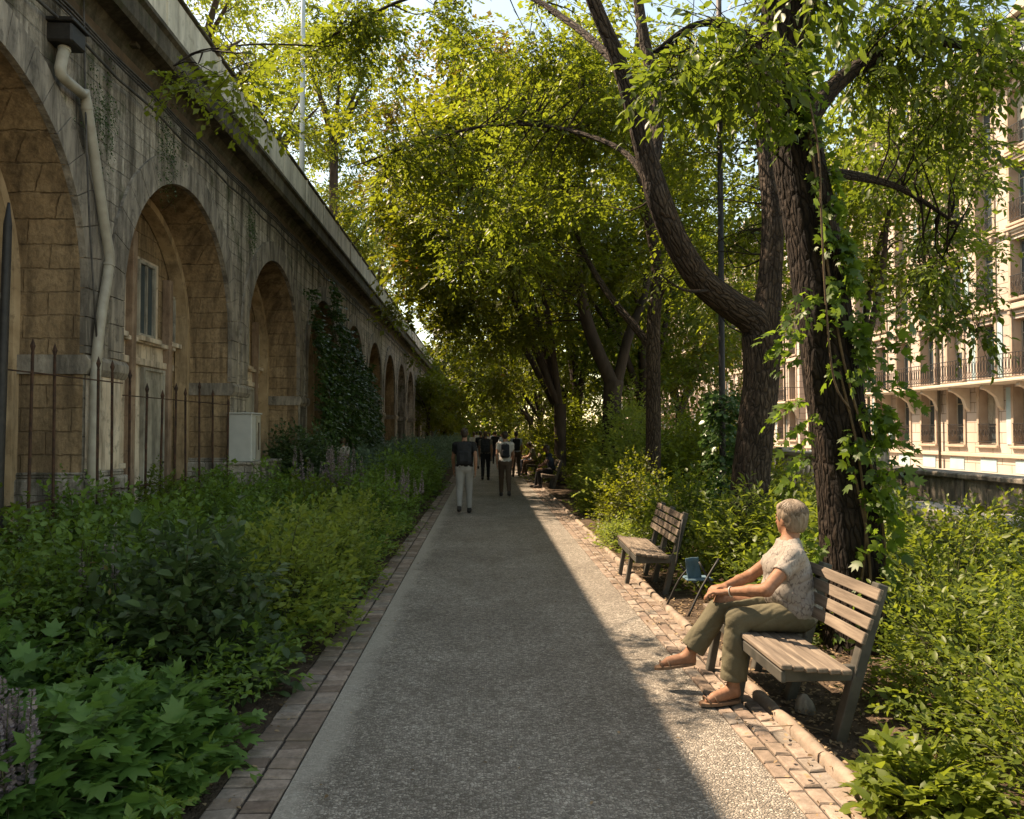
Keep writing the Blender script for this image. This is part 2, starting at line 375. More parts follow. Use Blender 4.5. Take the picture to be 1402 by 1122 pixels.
def leaf_object(name, sets, mat, parent=None, shape='rhomb', extra=None):
    """sets: list of (P,A,N,L,W,tint); ONE mesh of many small blades"""
    P, A, N, L, Wd, Ti = [np.concatenate([s[i] for s in sets]) for i in range(6)]
    V, n = leaf_arrays(P, A, N, L, Wd, shape); F = SHAPES[shape][1]; nv = len(SHAPES[shape][0])
    tl = np.concatenate([np.array(f) for f in F]); cnt = np.array([len(f) for f in F])
    loops = (tl[None]+np.arange(n)[:, None]*nv).ravel().astype(np.int32)
    tot = np.tile(cnt, n).astype(np.int32); start = np.concatenate([[0], np.cumsum(tot)[:-1]]).astype(np.int32)
    me = bpy.data.meshes.new(name); me.vertices.add(len(V)); me.vertices.foreach_set('co', V.astype(np.float32).ravel())
    me.loops.add(len(loops)); me.loops.foreach_set('vertex_index', loops)
    me.polygons.add(len(tot)); me.polygons.foreach_set('loop_start', start); me.polygons.foreach_set('loop_total', tot)
    me.update(calc_edges=True)
    a = me.attributes.new('tint', 'FLOAT', 'FACE'); a.data.foreach_set('value', np.repeat(Ti, len(F)).astype(np.float32))
    return link(name, me, mat, parent)
def rnd(n, k=3): return RNG.normal(size=(n, k))
def sprays(O, D, m, slen, leaf, lw=.5, droop=.25, upn=1.0, nj=.45, tint=None, spread=.9):
    """O,D: origins and directions of twigs; m blades alternate along each"""
    S = len(O); D = nrm(D); t = (np.arange(m)+.5)/m; L = slen*RNG.uniform(.7, 1.3, S)
    side = nrm(np.cross(D, np.array([0, 0, 1.0])+rnd(S)*.25))
    tt = t[None]*L[:, None]
    P = O[:, None]+D[:, None]*tt[..., None]; P[..., 2] -= droop*tt**2/np.maximum(L[:, None], .01)
    sg = np.where(np.arange(m) % 2 == 0, 1., -1.)[None, :, None]
    fwd = .35+.9*t[None, :, None]
    A = D[:, None]*fwd+side[:, None]*sg*spread*(1.15-.5*t[None, :, None])+RNG.normal(size=(S, m, 3))*.22
    A[..., 2] -= .22
    N = np.array([0, 0, upn])[None, None]+RNG.normal(size=(S, m, 3))*nj+D[:, None]*.15
    P = P.reshape(-1, 3); A = A.reshape(-1, 3); N = N.reshape(-1, 3); n = len(P)
    le = leaf*RNG.uniform(.45, 1.35, n)
    ti = np.repeat(RNG.uniform(0, .6, S) if tint is None else tint, m)+RNG.uniform(-.05, .4, n)
    return (P, A, N, le, le*lw*RNG.uniform(.85, 1.15, n), np.clip(ti, 0, 1))
def ball(n, power=.45):
    d = nrm(rnd(n)); return d*(RNG.uniform(0, 1, (n, 1))**power)
def clump_sprays(cs, rs, n, m, slen, leaf, hang=.2, **kw):
    """n twigs per clump, centre cs (k,3), radius rs (k,)"""
    k = len(cs); d = ball(k*n, .5).reshape(k, n, 3); d[..., 2] *= .62
    O = cs[:, None]+d*rs[:, None, None]*.85; D = d+rnd(k*n).reshape(k, n, 3)*.45; D[..., 2] -= hang
    ct = RNG.uniform(0, .55, k); tint = np.clip(np.repeat(ct, n)+RNG.uniform(-.1, .1, k*n), 0, 1)
    return sprays(O.reshape(-1, 3), D.reshape(-1, 3), m, slen, leaf, tint=tint, **kw)
def ell_clumps(c, r, n, shell=.45, rmin=.45, rmax=.95, lo=-1):
    d = nrm(rnd(n*2)); d = d[d[:, 2] > lo][:n]; n = len(d)
    q = RNG.uniform(0, 1, (n, 1))**shell
    return np.array(c)+d*q*np.array(r), RNG.uniform(rmin, rmax, n)
def twigs_to(mb, limbs, cs, r0=.022, n=5, every=1):
    """a bent twig from the nearest limb point to each clump centre"""
    pts = np.array([tuple(p) for l in limbs for p in l])
    for c in cs[::every]:
        dd = pts-c; k = np.argmin(((dd**2).sum(1)+np.maximum(dd[:, 2]+.3, 0)*2)*RNG.uniform(.35, 1, len(pts))); p = Vector(pts[k]); q = Vector(c)
        L = (q-p).length
        if L < .2: continue
        mid = p.lerp(q, .5)+Vector(rnd(1)[0])*L*.06+Vector((0, 0, L*.10)); mb.tube([p, p.lerp(mid, .5)+Vector(rnd(1)[0])*L*.06, mid, q], [min(r0*(1+L*.25), .03), r0*.85, r0*.6, r0*.2], n=n, sub=3, cap=False)
def dense(limb, k=6):
    P = [Vector(p) for p in limb]; Q = []
    for i in range(len(P)-1):
        for j in range(k): Q.append(P[i].lerp(P[i+1], j/k))
    return Q+[P[-1]]
def tree(label, limbs, clumps, mat_leaf, mat_bark, name='tree', group=None, leaf=.09, nsp=14, m=9, slen=.45, sides=14, ridge=.10, lw=.5, shape='rhomb',
         twig=.02, every=1, hang=.2, fine=False, base=None, cat='tree', **kw):
    """limbs: list of (points, radii); clumps: (centres, radii)"""
    b = base or limbs[0][0][0]; root = thing(name, label, cat, group, loc=tuple(b)); bi = Vector(b)
    mb = MB()
    for i, (p, r) in enumerate(limbs): mb.tube([Vector(x)-bi for x in p], r, n=sides if i < 2 else max(8, sides-4), ridge=ridge, seed=i*3.7, sub=6)
    loc = [[Vector(x)-bi for x in dense(p)] for p, r in limbs]
    cs, rs = clumps
    xs = cs[:, 0]-SUN.x/SUN.z*cs[:, 2]; ys = cs[:, 1]-SUN.y/SUN.z*cs[:, 2]      # pruned where the crown would shade the sunny verge
    dropm = ((xs > .85)&(xs < 1.95)&(ys < 40)&(RNG.uniform(0, 1, len(xs)) < .62))|((xs > 1.95)&(xs < 6.8)&(ys > 9)&(ys < 24)&(RNG.uniform(0, 1, len(xs)) < .28)); cs, rs = cs[~dropm], rs[~dropm]
    cs = cs-np.array(tuple(bi))
    far = [l[len(l)//3:] for l in loc]
    twigs_to(mb, far, cs, twig, every=every)
    tr = mb.build('trunk', mat_bark, root, smooth=True)
    S = clump_sprays(cs, rs, nsp, m, slen, leaf, hang=hang, lw=lw, **kw)
    if fine:       # the thin twigs that carry the leaves
        k = m; P0 = S[0].reshape(-1, k, 3)[:, 0]; P1 = S[0].reshape(-1, k, 3)[:, k-1]; Dt = P1-P0; Ln = np.linalg.norm(Dt, axis=1)
        P0 = P0-Dt*.7; leaf_object('twigs', [(P0, Dt, rnd(len(P0)), Ln*1.7, np.full(len(P0), .007), np.zeros(len(P0)))], mat_bark, root, 'twig')
    leaf_object('crown', [S], mat_leaf, root, shape)
    return root

L_ = {}
L_['sunny'] = leaf_mat('sunny_leaf', (.045, .066, .007), (.125, .148, .011), (.32, .38, .014), .45)
L_['mid'] = leaf_mat('summer_leaf', (.034, .048, .006), (.10, .112, .010), (.28, .31, .013), .43, old=(.14, .065, .012))
L_['bronze'] = leaf_mat('bronze_leaf', (.036, .028, .009), (.085, .070, .014), (.24, .18, .015), .38, old=(.13, .045, .018))
L_['deep'] = leaf_mat('deep_green_leaf', (.034, .056, .008), (.085, .12, .012), (.25, .32, .015), .44)
L_['vine'] = leaf_mat('creeper_leaf', (.035, .07, .008), (.085, .135, .012), (.25, .34, .02), .45)
L_['bed'] = leaf_mat('bed_leaf', (.055, .105, .016), (.145, .225, .032), (.22, .34, .03), .32, .5, old=(.17, .12, .03))
L_['lobed'] = leaf_mat('anemone_leaf', (.06, .115, .022), (.12, .21, .04), (.16, .32, .045), .3, .5)
L_['lime'] = leaf_mat('lime_leaf', (.09, .14, .02), (.20, .24, .035), (.38, .42, .04), .4, .5)
L_['darkshrub'] = leaf_mat('dark_shrub_leaf', (.032, .055, .018), (.07, .11, .03), (.07, .13, .03), .25, .45)
L_['glossy'] = leaf_mat('glossy_leaf', (.05, .078, .009), (.13, .165, .016), (.32, .36, .02), .4, .45, spec=.3)
L_['sage'] = leaf_mat('sage_leaf', (.06, .10, .06), (.12, .17, .10), (.15, .22, .09), .3, .6)
L_['litter'] = leaf_mat('dry_leaf', (.12, .075, .035), (.32, .23, .13), (.2, .12, .05), .15, .8)
L_['flower'] = leaf_mat('mauve_floret', (.15, .12, .125), (.34, .28, .28), (.22, .16, .17), .3, .7)
L_['ivy'] = leaf_mat('ivy_leaf', (.025, .055, .014), (.055, .10, .022), (.09, .17, .02), .2, .35)

def shrub(label, c, r, mat, n=60, leaf=.06, m=10, shape='rhomb', lw=.62, group=None, name='shrub', fill=1.0, stem=True, cat='shrub', upright=.5, parent_mat='stem', h0=.0, slen=None, **kw):
    """stems fan from the root to an ellipsoid surface; blades along the outer half plus twigs filling the dome"""
    c = Vector(c); root = thing(name, label, cat, group, loc=tuple(c))
    rx, ry, rz = r; d = nrm(rnd(n)); d[:, 2] = np.abs(d[:, 2])*.9+.02; d = nrm(d)
    q = RNG.uniform(.72, 1.08, (n, 1)); bumps = 1+.16*np.sin(d[:, :1]*5+c.x*3)*np.cos(d[:, 1:2]*6+c.y*2)
    tip = d*q*bumps*np.array([rx, ry, rz]); tip[:, 2] = np.maximum(tip[:, 2], .04)+h0
    if stem:
        mb = MB()
        for k in range(min(n, 70)):
            b = Vector((tip[k, 0]*.12, tip[k, 1]*.12, 0)); tp = Vector(tip[k]); mid = b.lerp(tp, .55)+Vector((0, 0, rz*.18))
            mb.tube([b, mid, tp], [.007, .005, .002], n=5, sub=3, cap=False)
        mb.build('stems', M[parent_mat], root, smooth=True)
    sl = slen or min(rx, ry, rz)*.55
    D = tip*np.array([1, 1, .8])+np.array([0, 0, upright*rz]); D = nrm(D)+rnd(n)*.15
    sets = [sprays(tip-nrm(D)*sl*.6, D, m, sl, leaf, lw, tint=RNG.uniform(.1, .6, n), **kw)]
    nf = int(n*3.2*fill)
    d2 = nrm(rnd(nf)); d2[:, 2] = np.abs(d2[:, 2]); p2 = d2*(RNG.uniform(.45, 1.0, (nf, 1)))*np.array([rx, ry, rz])*(1+.16*np.sin(d2[:, :1]*5+c.x*3)*np.cos(d2[:, 1:2]*6+c.y*2)); p2[:, 2] = np.maximum(p2[:, 2], .03)+h0
    sets.append(sprays(p2, d2+rnd(nf)*.35+np.array([0, 0, .2]), max(5, m-3), sl*.8, leaf, lw, tint=RNG.uniform(0, .5, nf), **kw))
    leaf_object('foliage', sets, mat, root, shape)
    return root
def ground_cover(name, label, boxes, mat, leaf, cat='ground cover', shape='rhomb', dens=90, hfun=None, lw=.5):
    """uncountable low planting over rectangles x0,x1,y0,y1,height"""
    sets = []
    for (x0, x1, y0, y1, hh, dn) in boxes:
        n = int(abs(x1-x0)*abs(y1-y0)*dn); O = np.stack([RNG.uniform(x0, x1, n), RNG.uniform(y0, y1, n), np.zeros(n)], 1)
        und = .62+.38*np.sin(O[:, 0]*2.1+O[:, 1]*.9)*np.sin(O[:, 1]*1.7-O[:, 0]*.6)+.12*rnd(n, 1)[:, 0]
        O[:, 2] = np.maximum(.03, hh*und*RNG.uniform(.45, 1.0, n)**.5)
        D = rnd(n)*.6+np.array([0, 0, .7]); sets.append(sprays(O, D, 8, leaf*3.2, leaf, lw))
    o = leaf_object(name, sets, mat, None, shape); setp(o, label, cat, kind='stuff'); return o
# ================================================================ SETTING
def sheet(name, x0, x1, y0, y1, z, mat, nx=1, ny=1, amp=0, kind='structure'):
    xs = np.linspace(x0, x1, nx+1); ys = np.linspace(y0, y1, ny+1); vs = []; fs = []
    for j, y in enumerate(ys):
        for i, x in enumerate(xs):
            zz = z+(amp*mnoise.noise(Vector((x*1.7, y*1.7, 0))) if amp else 0); vs.append((x, y, zz))
    for j in range(ny):
        for i in range(nx): a = j*(nx+1)+i; fs.append((a, a+1, a+nx+2, a+nx+1))
    me = bpy.data.meshes.new(name); me.from_pydata(vs, [], fs); o = link(name, me, mat, None, amp > 0); setp(o, kind=kind); return o
sheet('ground', -900, 900, -60, 1500, -.03, M['soil'])
sheet('flower_bed_soil', -6.4, -1.25, -2, 60, .0, M['soil'], 24, 240, .05)
sheet('planting_soil', 1.78, 7.6, -2, 60, .01, M['soil'], 26, 240, .04)
sheet('path', -.94, 1.42, -3, 140, 0, M['path'], 1, 1)
sheet('joint_bed', -1.27, 1.72, -3, 140, -.012, M['joint'])
sheet('pavement', 9.2, 12.5, -20, 160, .06, M['pavement'])
sheet('road', 12.5, 17.6, -20, 160, .03, M['asphalt'])
sheet('far_pavement', 17.6, 20.5, -20, 160, .09, M['pavement'])
# control joints across the path: narrow dark seams
mb = MB()
for y in (5.75, 7.0, 9.6, 13.3, 19.5):
    P = [(-.935+2.31*k/24, y+.012*math.sin(k*1.7+y)+.006*random.uniform(-1, 1)) for k in range(25)]
    vs = [(x, yy-.0015, .003) for x, yy in P]+[(x, yy+.0015+random.uniform(0, .0015), .003) for x, yy in P]
    mb.add(vs, [(k, k+1, k+26, k+25) for k in range(24)])
setp(mb.build('path_joints', M['joint']), kind='structure')

def pavers(name, cols, y0, y1, dy, zt, jit=.004):
    vs = []; fs = []; ti = []
    for ci, (xa, xb) in enumerate(cols):
        y = y0+random.uniform(-dy, 0)
        while y < y1:
            d = dy*random.uniform(.88, 1.1); a = (xa+.004+random.uniform(0, jit), y+.004); b = (xb-.004-random.uniform(0, jit), y+d-.005)
            z = zt+random.uniform(-.005, .004); tx = random.uniform(-.004, .004); ty = random.uniform(-.004, .004); e = .008
            n = len(vs); sk = random.uniform(-.004, .004)
            for (px, py, pz) in ((a[0], a[1], -.02), (b[0], a[1], -.02), (b[0], b[1], -.02), (a[0], b[1], -.02)): vs.append((px, py+sk*(px > a[0]), pz))
            for (px, py) in ((a[0], a[1]), (b[0], a[1]), (b[0], b[1]), (a[0], b[1])): vs.append((px, py+sk*(px > a[0]), z-.006))
            for (px, py) in ((a[0]+e, a[1]+e), (b[0]-e, a[1]+e), (b[0]-e, b[1]-e), (a[0]+e, b[1]-e)): vs.append((px, py+sk*(px > a[0]+.02), z+tx*(1 if px > a[0]+.02 else -1)+ty*(1 if py > a[1]+.02 else -1)))
            f = [(0, 1, 5, 4), (1, 2, 6, 5), (2, 3, 7, 6), (3, 0, 4, 7), (4, 5, 9, 8), (5, 6, 10, 9), (6, 7, 11, 10), (7, 4, 8, 11), (8, 9, 10, 11)]
            fs += [tuple(i+n for i in q) for q in f]; ti += [random.random()]*9; y += d
    me = bpy.data.meshes.new(name); me.from_pydata(vs, [], fs)
    a = me.attributes.new('tint', 'FLOAT', 'FACE'); a.data.foreach_set('value', ti)
    o = link(name, me, M['paver']); setp(o, kind='structure'); return o
pavers('brick_edging', [(-1.10, -.945), (-1.26, -1.105)], 2.2, 34, .115, .006)
pavers('brick_edging', [(1.425, 1.522), (1.524, 1.621), (1.623, 1.72)], 2.2, 34, .175, .004)
sheet('brick_edging', -1.26, -.945, 34, 140, .004, M['kerb']); sheet('brick_edging', 1.425, 1.72, 34, 140, .004, M['kerb'])
# rounded kerb of separate stones
mb = MB(); y = 2.3
while y < 34:
    L = random.uniform(.32, .75); x = 1.765+random.uniform(-.008, .008); dz = random.uniform(-.012, .008); n = 9; m = 7; vs = []; fs = []
    for i in range(m):
        yy = y+.008+(L-.016)*i/(m-1); sc = 1-.18*(1 if i in (0, m-1) else 0)
        for k in range(n):
            th = math.pi*k/(n-1); jx = .004*mnoise.noise(Vector((yy*9, k, 1)))
            vs.append((x+(.042*sc+jx)*math.cos(th), yy, .036*sc*math.sin(th)+dz+.006-(.05 if k in (0, n-1) else 0)))
    for i in range(m-1):
        for k in range(n-1): fs.append((i*n+k, i*n+k+1, (i+1)*n+k+1, (i+1)*n+k))
    fs += [tuple(range(n)), tuple((m-1)*n+k for k in range(n))]
    mb.add(vs, fs); y += L
setp(mb.build('kerb', M['kerb'], smooth=True, auto=50), kind='structure')

# ================================================================ VIADUCT
WX = -5.0; ZT = 7.04; RAD = 2.26; CZ = 3.5; CEN0 = 12.95; PER = 5.5
cents = [CEN0+PER*i for i in range(-3, 26)]
vd = thing('stone_viaduct', 'long weathered stone railway viaduct of tall round arches along the left of the path', 'viaduct', loc=(WX, 0, 0))
def arch_pts(c, r=RAD, n=28, z0=0.0, cz=CZ):
    P = [(c-r, z0)]
    for k in range(n+1): th = math.pi*(1-k/n); P.append((c+r*math.cos(th), cz+r*math.sin(th)))
    P.append((c+r, z0)); return P
def wall_with_arches(depth=4.0):
    vs = []; fs = []
    def q(a, b, c, d): n = len(vs); vs.extend([a, b, c, d]); fs.append((n, n+1, n+2, n+3))
    y0 = cents[0]-PER/2
    for c in cents:
        P = arch_pts(c); a, b = c-PER/2, c+PER/2
        for (u, v) in ((a, c-RAD), (c+RAD, b)): q((0, u, 0), (0, v, 0), (0, v, ZT), (0, u, ZT))
        for i in range(1, len(P)-2):
            (ya, za), (yb, zb) = P[i], P[i+1]; q((0, ya, za), (0, yb, zb), (0, yb, ZT), (0, ya, ZT))
    return vs, fs, y0
vs, fs, _ = wall_with_arches(); MB().add(vs, fs).build('wall', M['stone'], vd)
for k, c in enumerate(cents):     # the barrel of every arch: intrados and jambs
    P = arch_pts(c); mb = MB(); d = 3.0; n = len(P)
    mb.add([(0, y, z) for y, z in P]+[(-d, y, z) for y, z in P], [(i, i+1, i+n+1, i+n) for i in range(n-1)])
    mb.build('arch_barrel', M['warm_lit'] if k < 9 else M['stone'], vd, smooth=False)
def ring(c, r0, r1, x0, x1, nb, cz=CZ, gap=.006, jit=.006):
    mb = MB()
    for k in range(nb):
        t0 = math.pi*k/nb; t1 = math.pi*(k+1)/nb; g = gap/r0; j = random.uniform(0, jit); vs = []
        for x in (x0, x1+j):
            for th in (t0+g, (t0+t1)/2, t1-g):
                for r in (r0, r1+random.uniform(-.0, .03)): vs.append((x, c+r*math.cos(th), cz+r*math.sin(th)))
        f = [(6, 7, 9, 8), (8, 9, 11, 10), (0, 1, 7, 6), (4, 5, 11, 10), (0, 2, 8, 6), (2, 4, 10, 8), (1, 3, 9, 7), (3, 5, 11, 9)]
        mb.add(vs, f)
    for s in (-1, 1):          # straight stilts under the ring
        z = cz; 
        while z > 2.75:
            h = min(.36, z-2.68)
            a, b = sorted((c+s*r0, c+s*(r0+.36))); mb.box((x0, a, z-h+.004), (x1+random.uniform(0, jit), b, z-.004), .004); z -= h
    return mb
for k, c in enumerate(cents[:16]): ring(c, RAD-.004, RAD+.42, -.05, .035, 19).build('arch_ring', M['ring'], vd)
# impost course, plinth and pier blocks
for k, c in enumerate(cents[:16]):
    y = c-PER/2; h = PER/2-RAD
    mb = MB(); mb.prism([(-.4, 2.44), (.05, 2.44), (.10, 2.52), (.10, 2.62), (.06, 2.68), (-.4, 2.68)], 1, y-h-.05, y+h+.05) if False else None
    mb = MB()
    prof = [(-2.8, 2.42), (.05, 2.42), (.09, 2.50), (.09, 2.60), (.05, 2.66), (-2.8, 2.66)]
    n = len(prof); mb.add([(x, y-h-.05, z) for x, z in prof]+[(x, y+h+.05, z) for x, z in prof], [tuple(range(n)), tuple(range(2*n-1, n-1, -1))]+[(i, (i+1) % n, (i+1) % n+n, i+n) for i in range(n)])
    mb.build('impost', M['ring'], vd)
    mb = MB(); mb.box((-2.6, y-h-.06, -.1), (.12, y+h+.06, 1.12), .03); mb.box((-2.6, y-h-.03, 1.12), (.06, y+h+.03, 1.2), .02); mb.build('plinth', M['stone'], vd)
    mb = MB(); mb.box((-.02, y-.42, 1.2), (.035, y+.42, 2.42), .01)
    mb.build('pier_panel', M['plaster'] if k in (2, 3) else M['stone'], vd)
L0, L1 = cents[0]-PER/2, cents[-1]+PER/2
mb = MB(); prof = [(-.3, 6.86), (.06, 6.86), (.10, 6.95), (.18, 7.04), (.40, 7.04), (.44, 7.10), (.44, 7.36), (.50, 7.40), (.50, 7.46), (-.3, 7.46)]
n = len(prof); mb.add([(x, L0, z) for x, z in prof]+[(x, L1, z) for x, z in prof], [tuple(range(n)), tuple(range(2*n-1, n-1, -1))]+[(i, (i+1) % n, (i+1) % n+n, i+n) for i in range(n)])
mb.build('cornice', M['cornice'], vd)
mb = MB(); mb.box((.055, L0, 6.74), (.075, L1, 6.87)); mb.build('rusty_band', M['rust'], vd)
y = 5.0
while y < 40: MB().box((.12, y, 6.985), (.24, y+.12, 7.039), .01).build('cornice_bracket', M['cornice'], vd); y += 2.75
# parapet of upright panels with a thin coping rail
mb = MB(); y = L0
while y < 100:
    wd = .44; mb.box((.24+random.uniform(0, .006), y+.004, 7.46), (.32, y+wd-.004, 8.27), .006)
    if int(y/.44) % 5 == 0: mb.box((.20, y-.04, 7.46), (.345, y+.04, 8.30), .006)
    y += wd
mb.box((.24, 100, 7.46), (.32, L1, 8.27)); mb.build('parapet', M['parapet'], vd)
mb = MB(); mb.box((.19, L0, 8.302), (.36, L1, 8.35), .01); mb.tube([(.28, L0, 8.42), (.28, 60, 8.42), (.28, L1, 8.42)], .018, 6)
mb.build('coping', M['cornice'], vd)
mb = MB(); mb.box((-9, L0, 6.9), (-.05, L1, 7.44)); mb.box((-9, L0, -.2), (-8.6, L1, 7.4)); mb.build('deck', M['stone'], vd)
# cables slung under the cornice
for i, (z, x) in enumerate(((6.60, .13), (6.66, .12), (6.72, .11), (6.44, .13))):
    pts = []
    y = L0
    while y < 110: pts += [(x, y, z), (x+.01, y+1.1, z-.035-.01*i)]; y += 2.2
    MB().tube(pts, .014 if i < 3 else .019, 6, sub=2).build('cable', M['cable'], vd, smooth=True)
# downpipe with hopper head, between the first and second arch
dp = MB(); dp.tube([W(92, 62, 9.85)+Vector((5, 0, 0)), W(88, 100, 9.85)+Vector((5, 0, 0)), W(122, 140, 9.88)+Vector((5, 0, 0)), W(157, 345, 9.95)+Vector((5, 0, 0))], .052, 14, sub=1)
pipe_root = None
def wp(px, py, x=-4.88):
    Y = (x)*FPX/(px-VX); p = W(px, py, Y); return Vector((p.x-WX, p.y, p.z))
P = [wp(92, 68), wp(86, 98), wp(92, 112), wp(116, 132), wp(122, 146), wp(150, 320), wp(156, 362), wp(148, 420), wp(141, 490), wp(139, 560), wp(138, 690)]
P = [Vector((max(.10, p.x), p.y, p.z)) for p in P]
pipe = MB().tube(P, [.062]*len(P), 16, sub=2).build('downpipe', M['pipe'], vd, smooth=True)
for i in (0, 4, 6, 8): MB().tube([P[i]-(P[i]-P[i+1]).normalized()*.03, P[i]+(P[i+1]-P[i]).normalized()*.06], .070, 16).build('pipe_collar', M['pipe'], pipe, smooth=True, auto=40)
h = P[0]; mb = MB(); mb.box((h.x-.16, h.y-.16, h.z), (h.x+.16, h.y+.16, h.z+.22), .02); mb.box((h.x-.19, h.y-.19, h.z+.22), (h.x+.19, h.y+.19, h.z+.27), .01); mb.build('hopper_head', M['iron'], pipe)
MB().tube([wp(116, 0), wp(120, 130), wp(128, 300), wp(141, 470)], .012, 8, sub=2).build('conduit', M['cable'], vd, smooth=True)

# infill walls inside the arches
def infill(c, kind):
    x = -1.04
    # rib arch with warm bounce light painted into its colour: half a metre behind the face
    ring_m = MB(); r0, r1 = RAD-.13, RAD+.01; N = 26; vs = []
    Pin = arch_pts(c, r0, N); Pout = arch_pts(c, r1, N); n = len(Pin)
    for xx in (x+.02, x+.26):
        vs += [(xx, y, z) for y, z in Pin]+[(xx, y, z) for y, z in Pout]
    fs = []
    for i in range(n-1): fs += [(2*n+i, 2*n+i+1, 3*n+i+1, 3*n+i), (i, i+1, 2*n+i+1, 2*n+i)]
    ring_m.add(vs, fs); ring_m.build('inner_rib', M['warm_lit_plain'], vd)
    mb = MB(); mb.box((x-.2, c-RAD, 0), (x, c+RAD, CZ+RAD)) ; mb.build('infill_wall', M['warm_lit'], vd)
    if kind == 0: return
    xf = x+.002
    def opening(y0, y1, z0, z1, door=False):
        nm = 'door' if door else 'window'
        mb = MB(); f = .055
        mb.box((xf, y0, z0), (xf+.07, y0+f, z1), .004); mb.box((xf, y1-f, z0), (xf+.07, y1, z1), .004)
        mb.box((xf, y0+f, z1-f), (xf+.068, y1-f, z1), .004)
        if door:
            mb.box((xf, y0+f, z0), (xf+.03, y1-f, z1-f)); 
            for a, b in ((z0+.12, z0+.85), (z0+.98, z1-.2)): mb.box((xf+.03, y0+.16, a), (xf+.045, y1-.16, b), .006)
        else:
            mb.box((xf, y0+f, z0), (xf+.068, y1-f, z0+f), .004); mb.box((xf+.01, (y0+y1)/2-.02, z0+f), (xf+.06, (y0+y1)/2+.02, z1-f), .003)
        w_ = mb.build(nm, M['white'], vd)
        if not door:
            p = MB(); p.box((xf+.012, y0+f, z0+f), (xf+.02, y1-f, z1-f)); p.build('pane', M['glass'], w_)
            s_ = MB(); s_.box((xf, y0-.08, z0-.09), (xf+.16, y1+.08, z0-.005), .008); s_.build('sill', M['plaster'], w_)
        else:
            k_ = MB(); k_.tube([(xf+.05, y1-.14, z0+1.0), (xf+.12, y1-.14, z0+1.0)], .018, 8); k_.build('handle', M['iron'], w_)
    # cream panelled shopfront: posts, panels and a transom
    mb = MB(); mb.box((xf, c-1.75, 0), (xf+.03, c+1.62, 3.28)); mb.box((xf, c-1.0, 3.28), (xf+.028, c+1.3, 4.75)); mb.box((xf+.03, c-1.8, 2.86), (xf+.10, c+1.9, 2.98), .01); mb.box((xf+.03, c-1.8, 3.24), (xf+.13, c+1.9, 3.32), .01); mb.build('shopfront_panel', M['plaster'], vd)
    mb = MB()
    for yy in (c-1.75, c+.12, c+1.62): mb.box((xf+.004, yy-.075, 0), (xf+.15, yy+.075, 5.1 if abs(yy-c) < 1 else 4.55), .01)
    mb.build('shopfront_post', M['pinkwood'], vd)
    xf += .032; opening(c-.95, c-.25, 3.36, 4.7) ; opening(c+.38, c+1.05, 3.36, 4.68)
    opening(c+.62, c+1.5, .15, 2.84, True); opening(c-1.2, c-.3, 1.2, 2.8); xf -= .03; opening(c+1.74, c+2.02, 3.4, 4.3)
for k, c in enumerate(cents[:12]): infill(c, 1 if k in (1, 2, 3, 4) else 0)

# catenary mast standing on the deck
mast = thing('railway_mast', 'slim pale blue mast rising from the top of the viaduct', 'mast', loc=(-4.95, 20.7, 7.44))
MB().tube([(0, 0, 0), (0, 0, 9)], [.075, .05], 10).build('pole', M['dpipe'], mast, smooth=True)
MB().box((-.15, -.15, 0), (.15, .15, .05), .01).build('base_plate', M['dpipe'], mast)
MB().bar((0, 0, 7.5), (-2.2, 0, 7.9), .05, .05).build('arm', M['dpipe'], mast)

# electrical cabinet on a stone plinth in front of the third pier
cb = thing('electrical_cabinet', 'pale grey electrical cabinet with a rusty slot beside the arches', 'cabinet', loc=(-4.72, 15.25, 1.13))
MB().box((-.22, -.27, 0), (.22, .30, .92), .012).build('cabinet_body', M['cabinet'], cb)
d_ = MB().box((.22, -.02, .03), (.232, .28, .89), .003).build('cabinet_door', M['white'], cb)
MB().box((.233, .10, .22), (.237, .17, .76)).build('rusty_slot', M['rust'], d_)
MB().box((-.25, -.30, .92), (.25, .33, .95), .008).build('cabinet_lid', M['cabinet'], cb)
pl = MB(); pl.box((-5.0, 14.8, 0), (-4.42, 16.9, 1.08), .02); pl.box((-5.0, 14.75, 1.08), (-4.38, 16.95, 1.128), .01)
setp(pl.build('stone_ledge', M['stone']), 'low stone ledge carrying the grey cabinet below the arches', 'ledge')

# wrought iron railing bits before the arches
def fence_run(name, label, X, ys, z0, z1, rails, group):
    root = thing(name, label, 'railing', group, loc=(X, ys[0], 0))
    for i, y in enumerate(ys):
        mb = MB(); a = random.uniform(-.02, .02); top = z1+random.uniform(-.08, .16)
        mb.tube([(0, y-ys[0], 0), (a, y-ys[0]+a, top)], .017, 6); mb.tube([(a, y-ys[0]+a, top), (a, y-ys[0]+a, top+.06), (a, y-ys[0]+a, top+.14)], [.012, .028, .002], 6)
        mb.build('post', M['rustiron'], root)
    for z in rails:
        MB().bar((0, -.2, z), (0, ys[-1]-ys[0]+.2, z+.02), .03, .012).build('rail', M['rustiron'], root)
    return root
fence_run('iron_railing', 'rusty spiked iron railing in front of the nearest arch', -4.45, [7.0, 7.65, 8.1, 9.0, 9.35], 0, 2.35, (1.0, 2.28), 'iron railings before the arches')
fence_run('iron_railing', 'rusty spiked iron railing in front of the second arch with windows', -4.5, [9.9, 10.35, 10.8, 11.3, 11.75, 12.3, 12.9, 13.6], 0, 2.2, (1.0, 2.16), 'iron railings before the arches')
fp = thing('iron_post', 'tall dark iron post at the far left edge before the first arch', 'post', loc=(-4.3, 6.95, 0))
MB().tube([(0, 0, 0), (0, 0, 1.2), (.04, .0, 3.55), (.045, 0, 3.75)], [.055, .045, .035, .01], 10).build('shaft', M['iron'], fp, smooth=True)
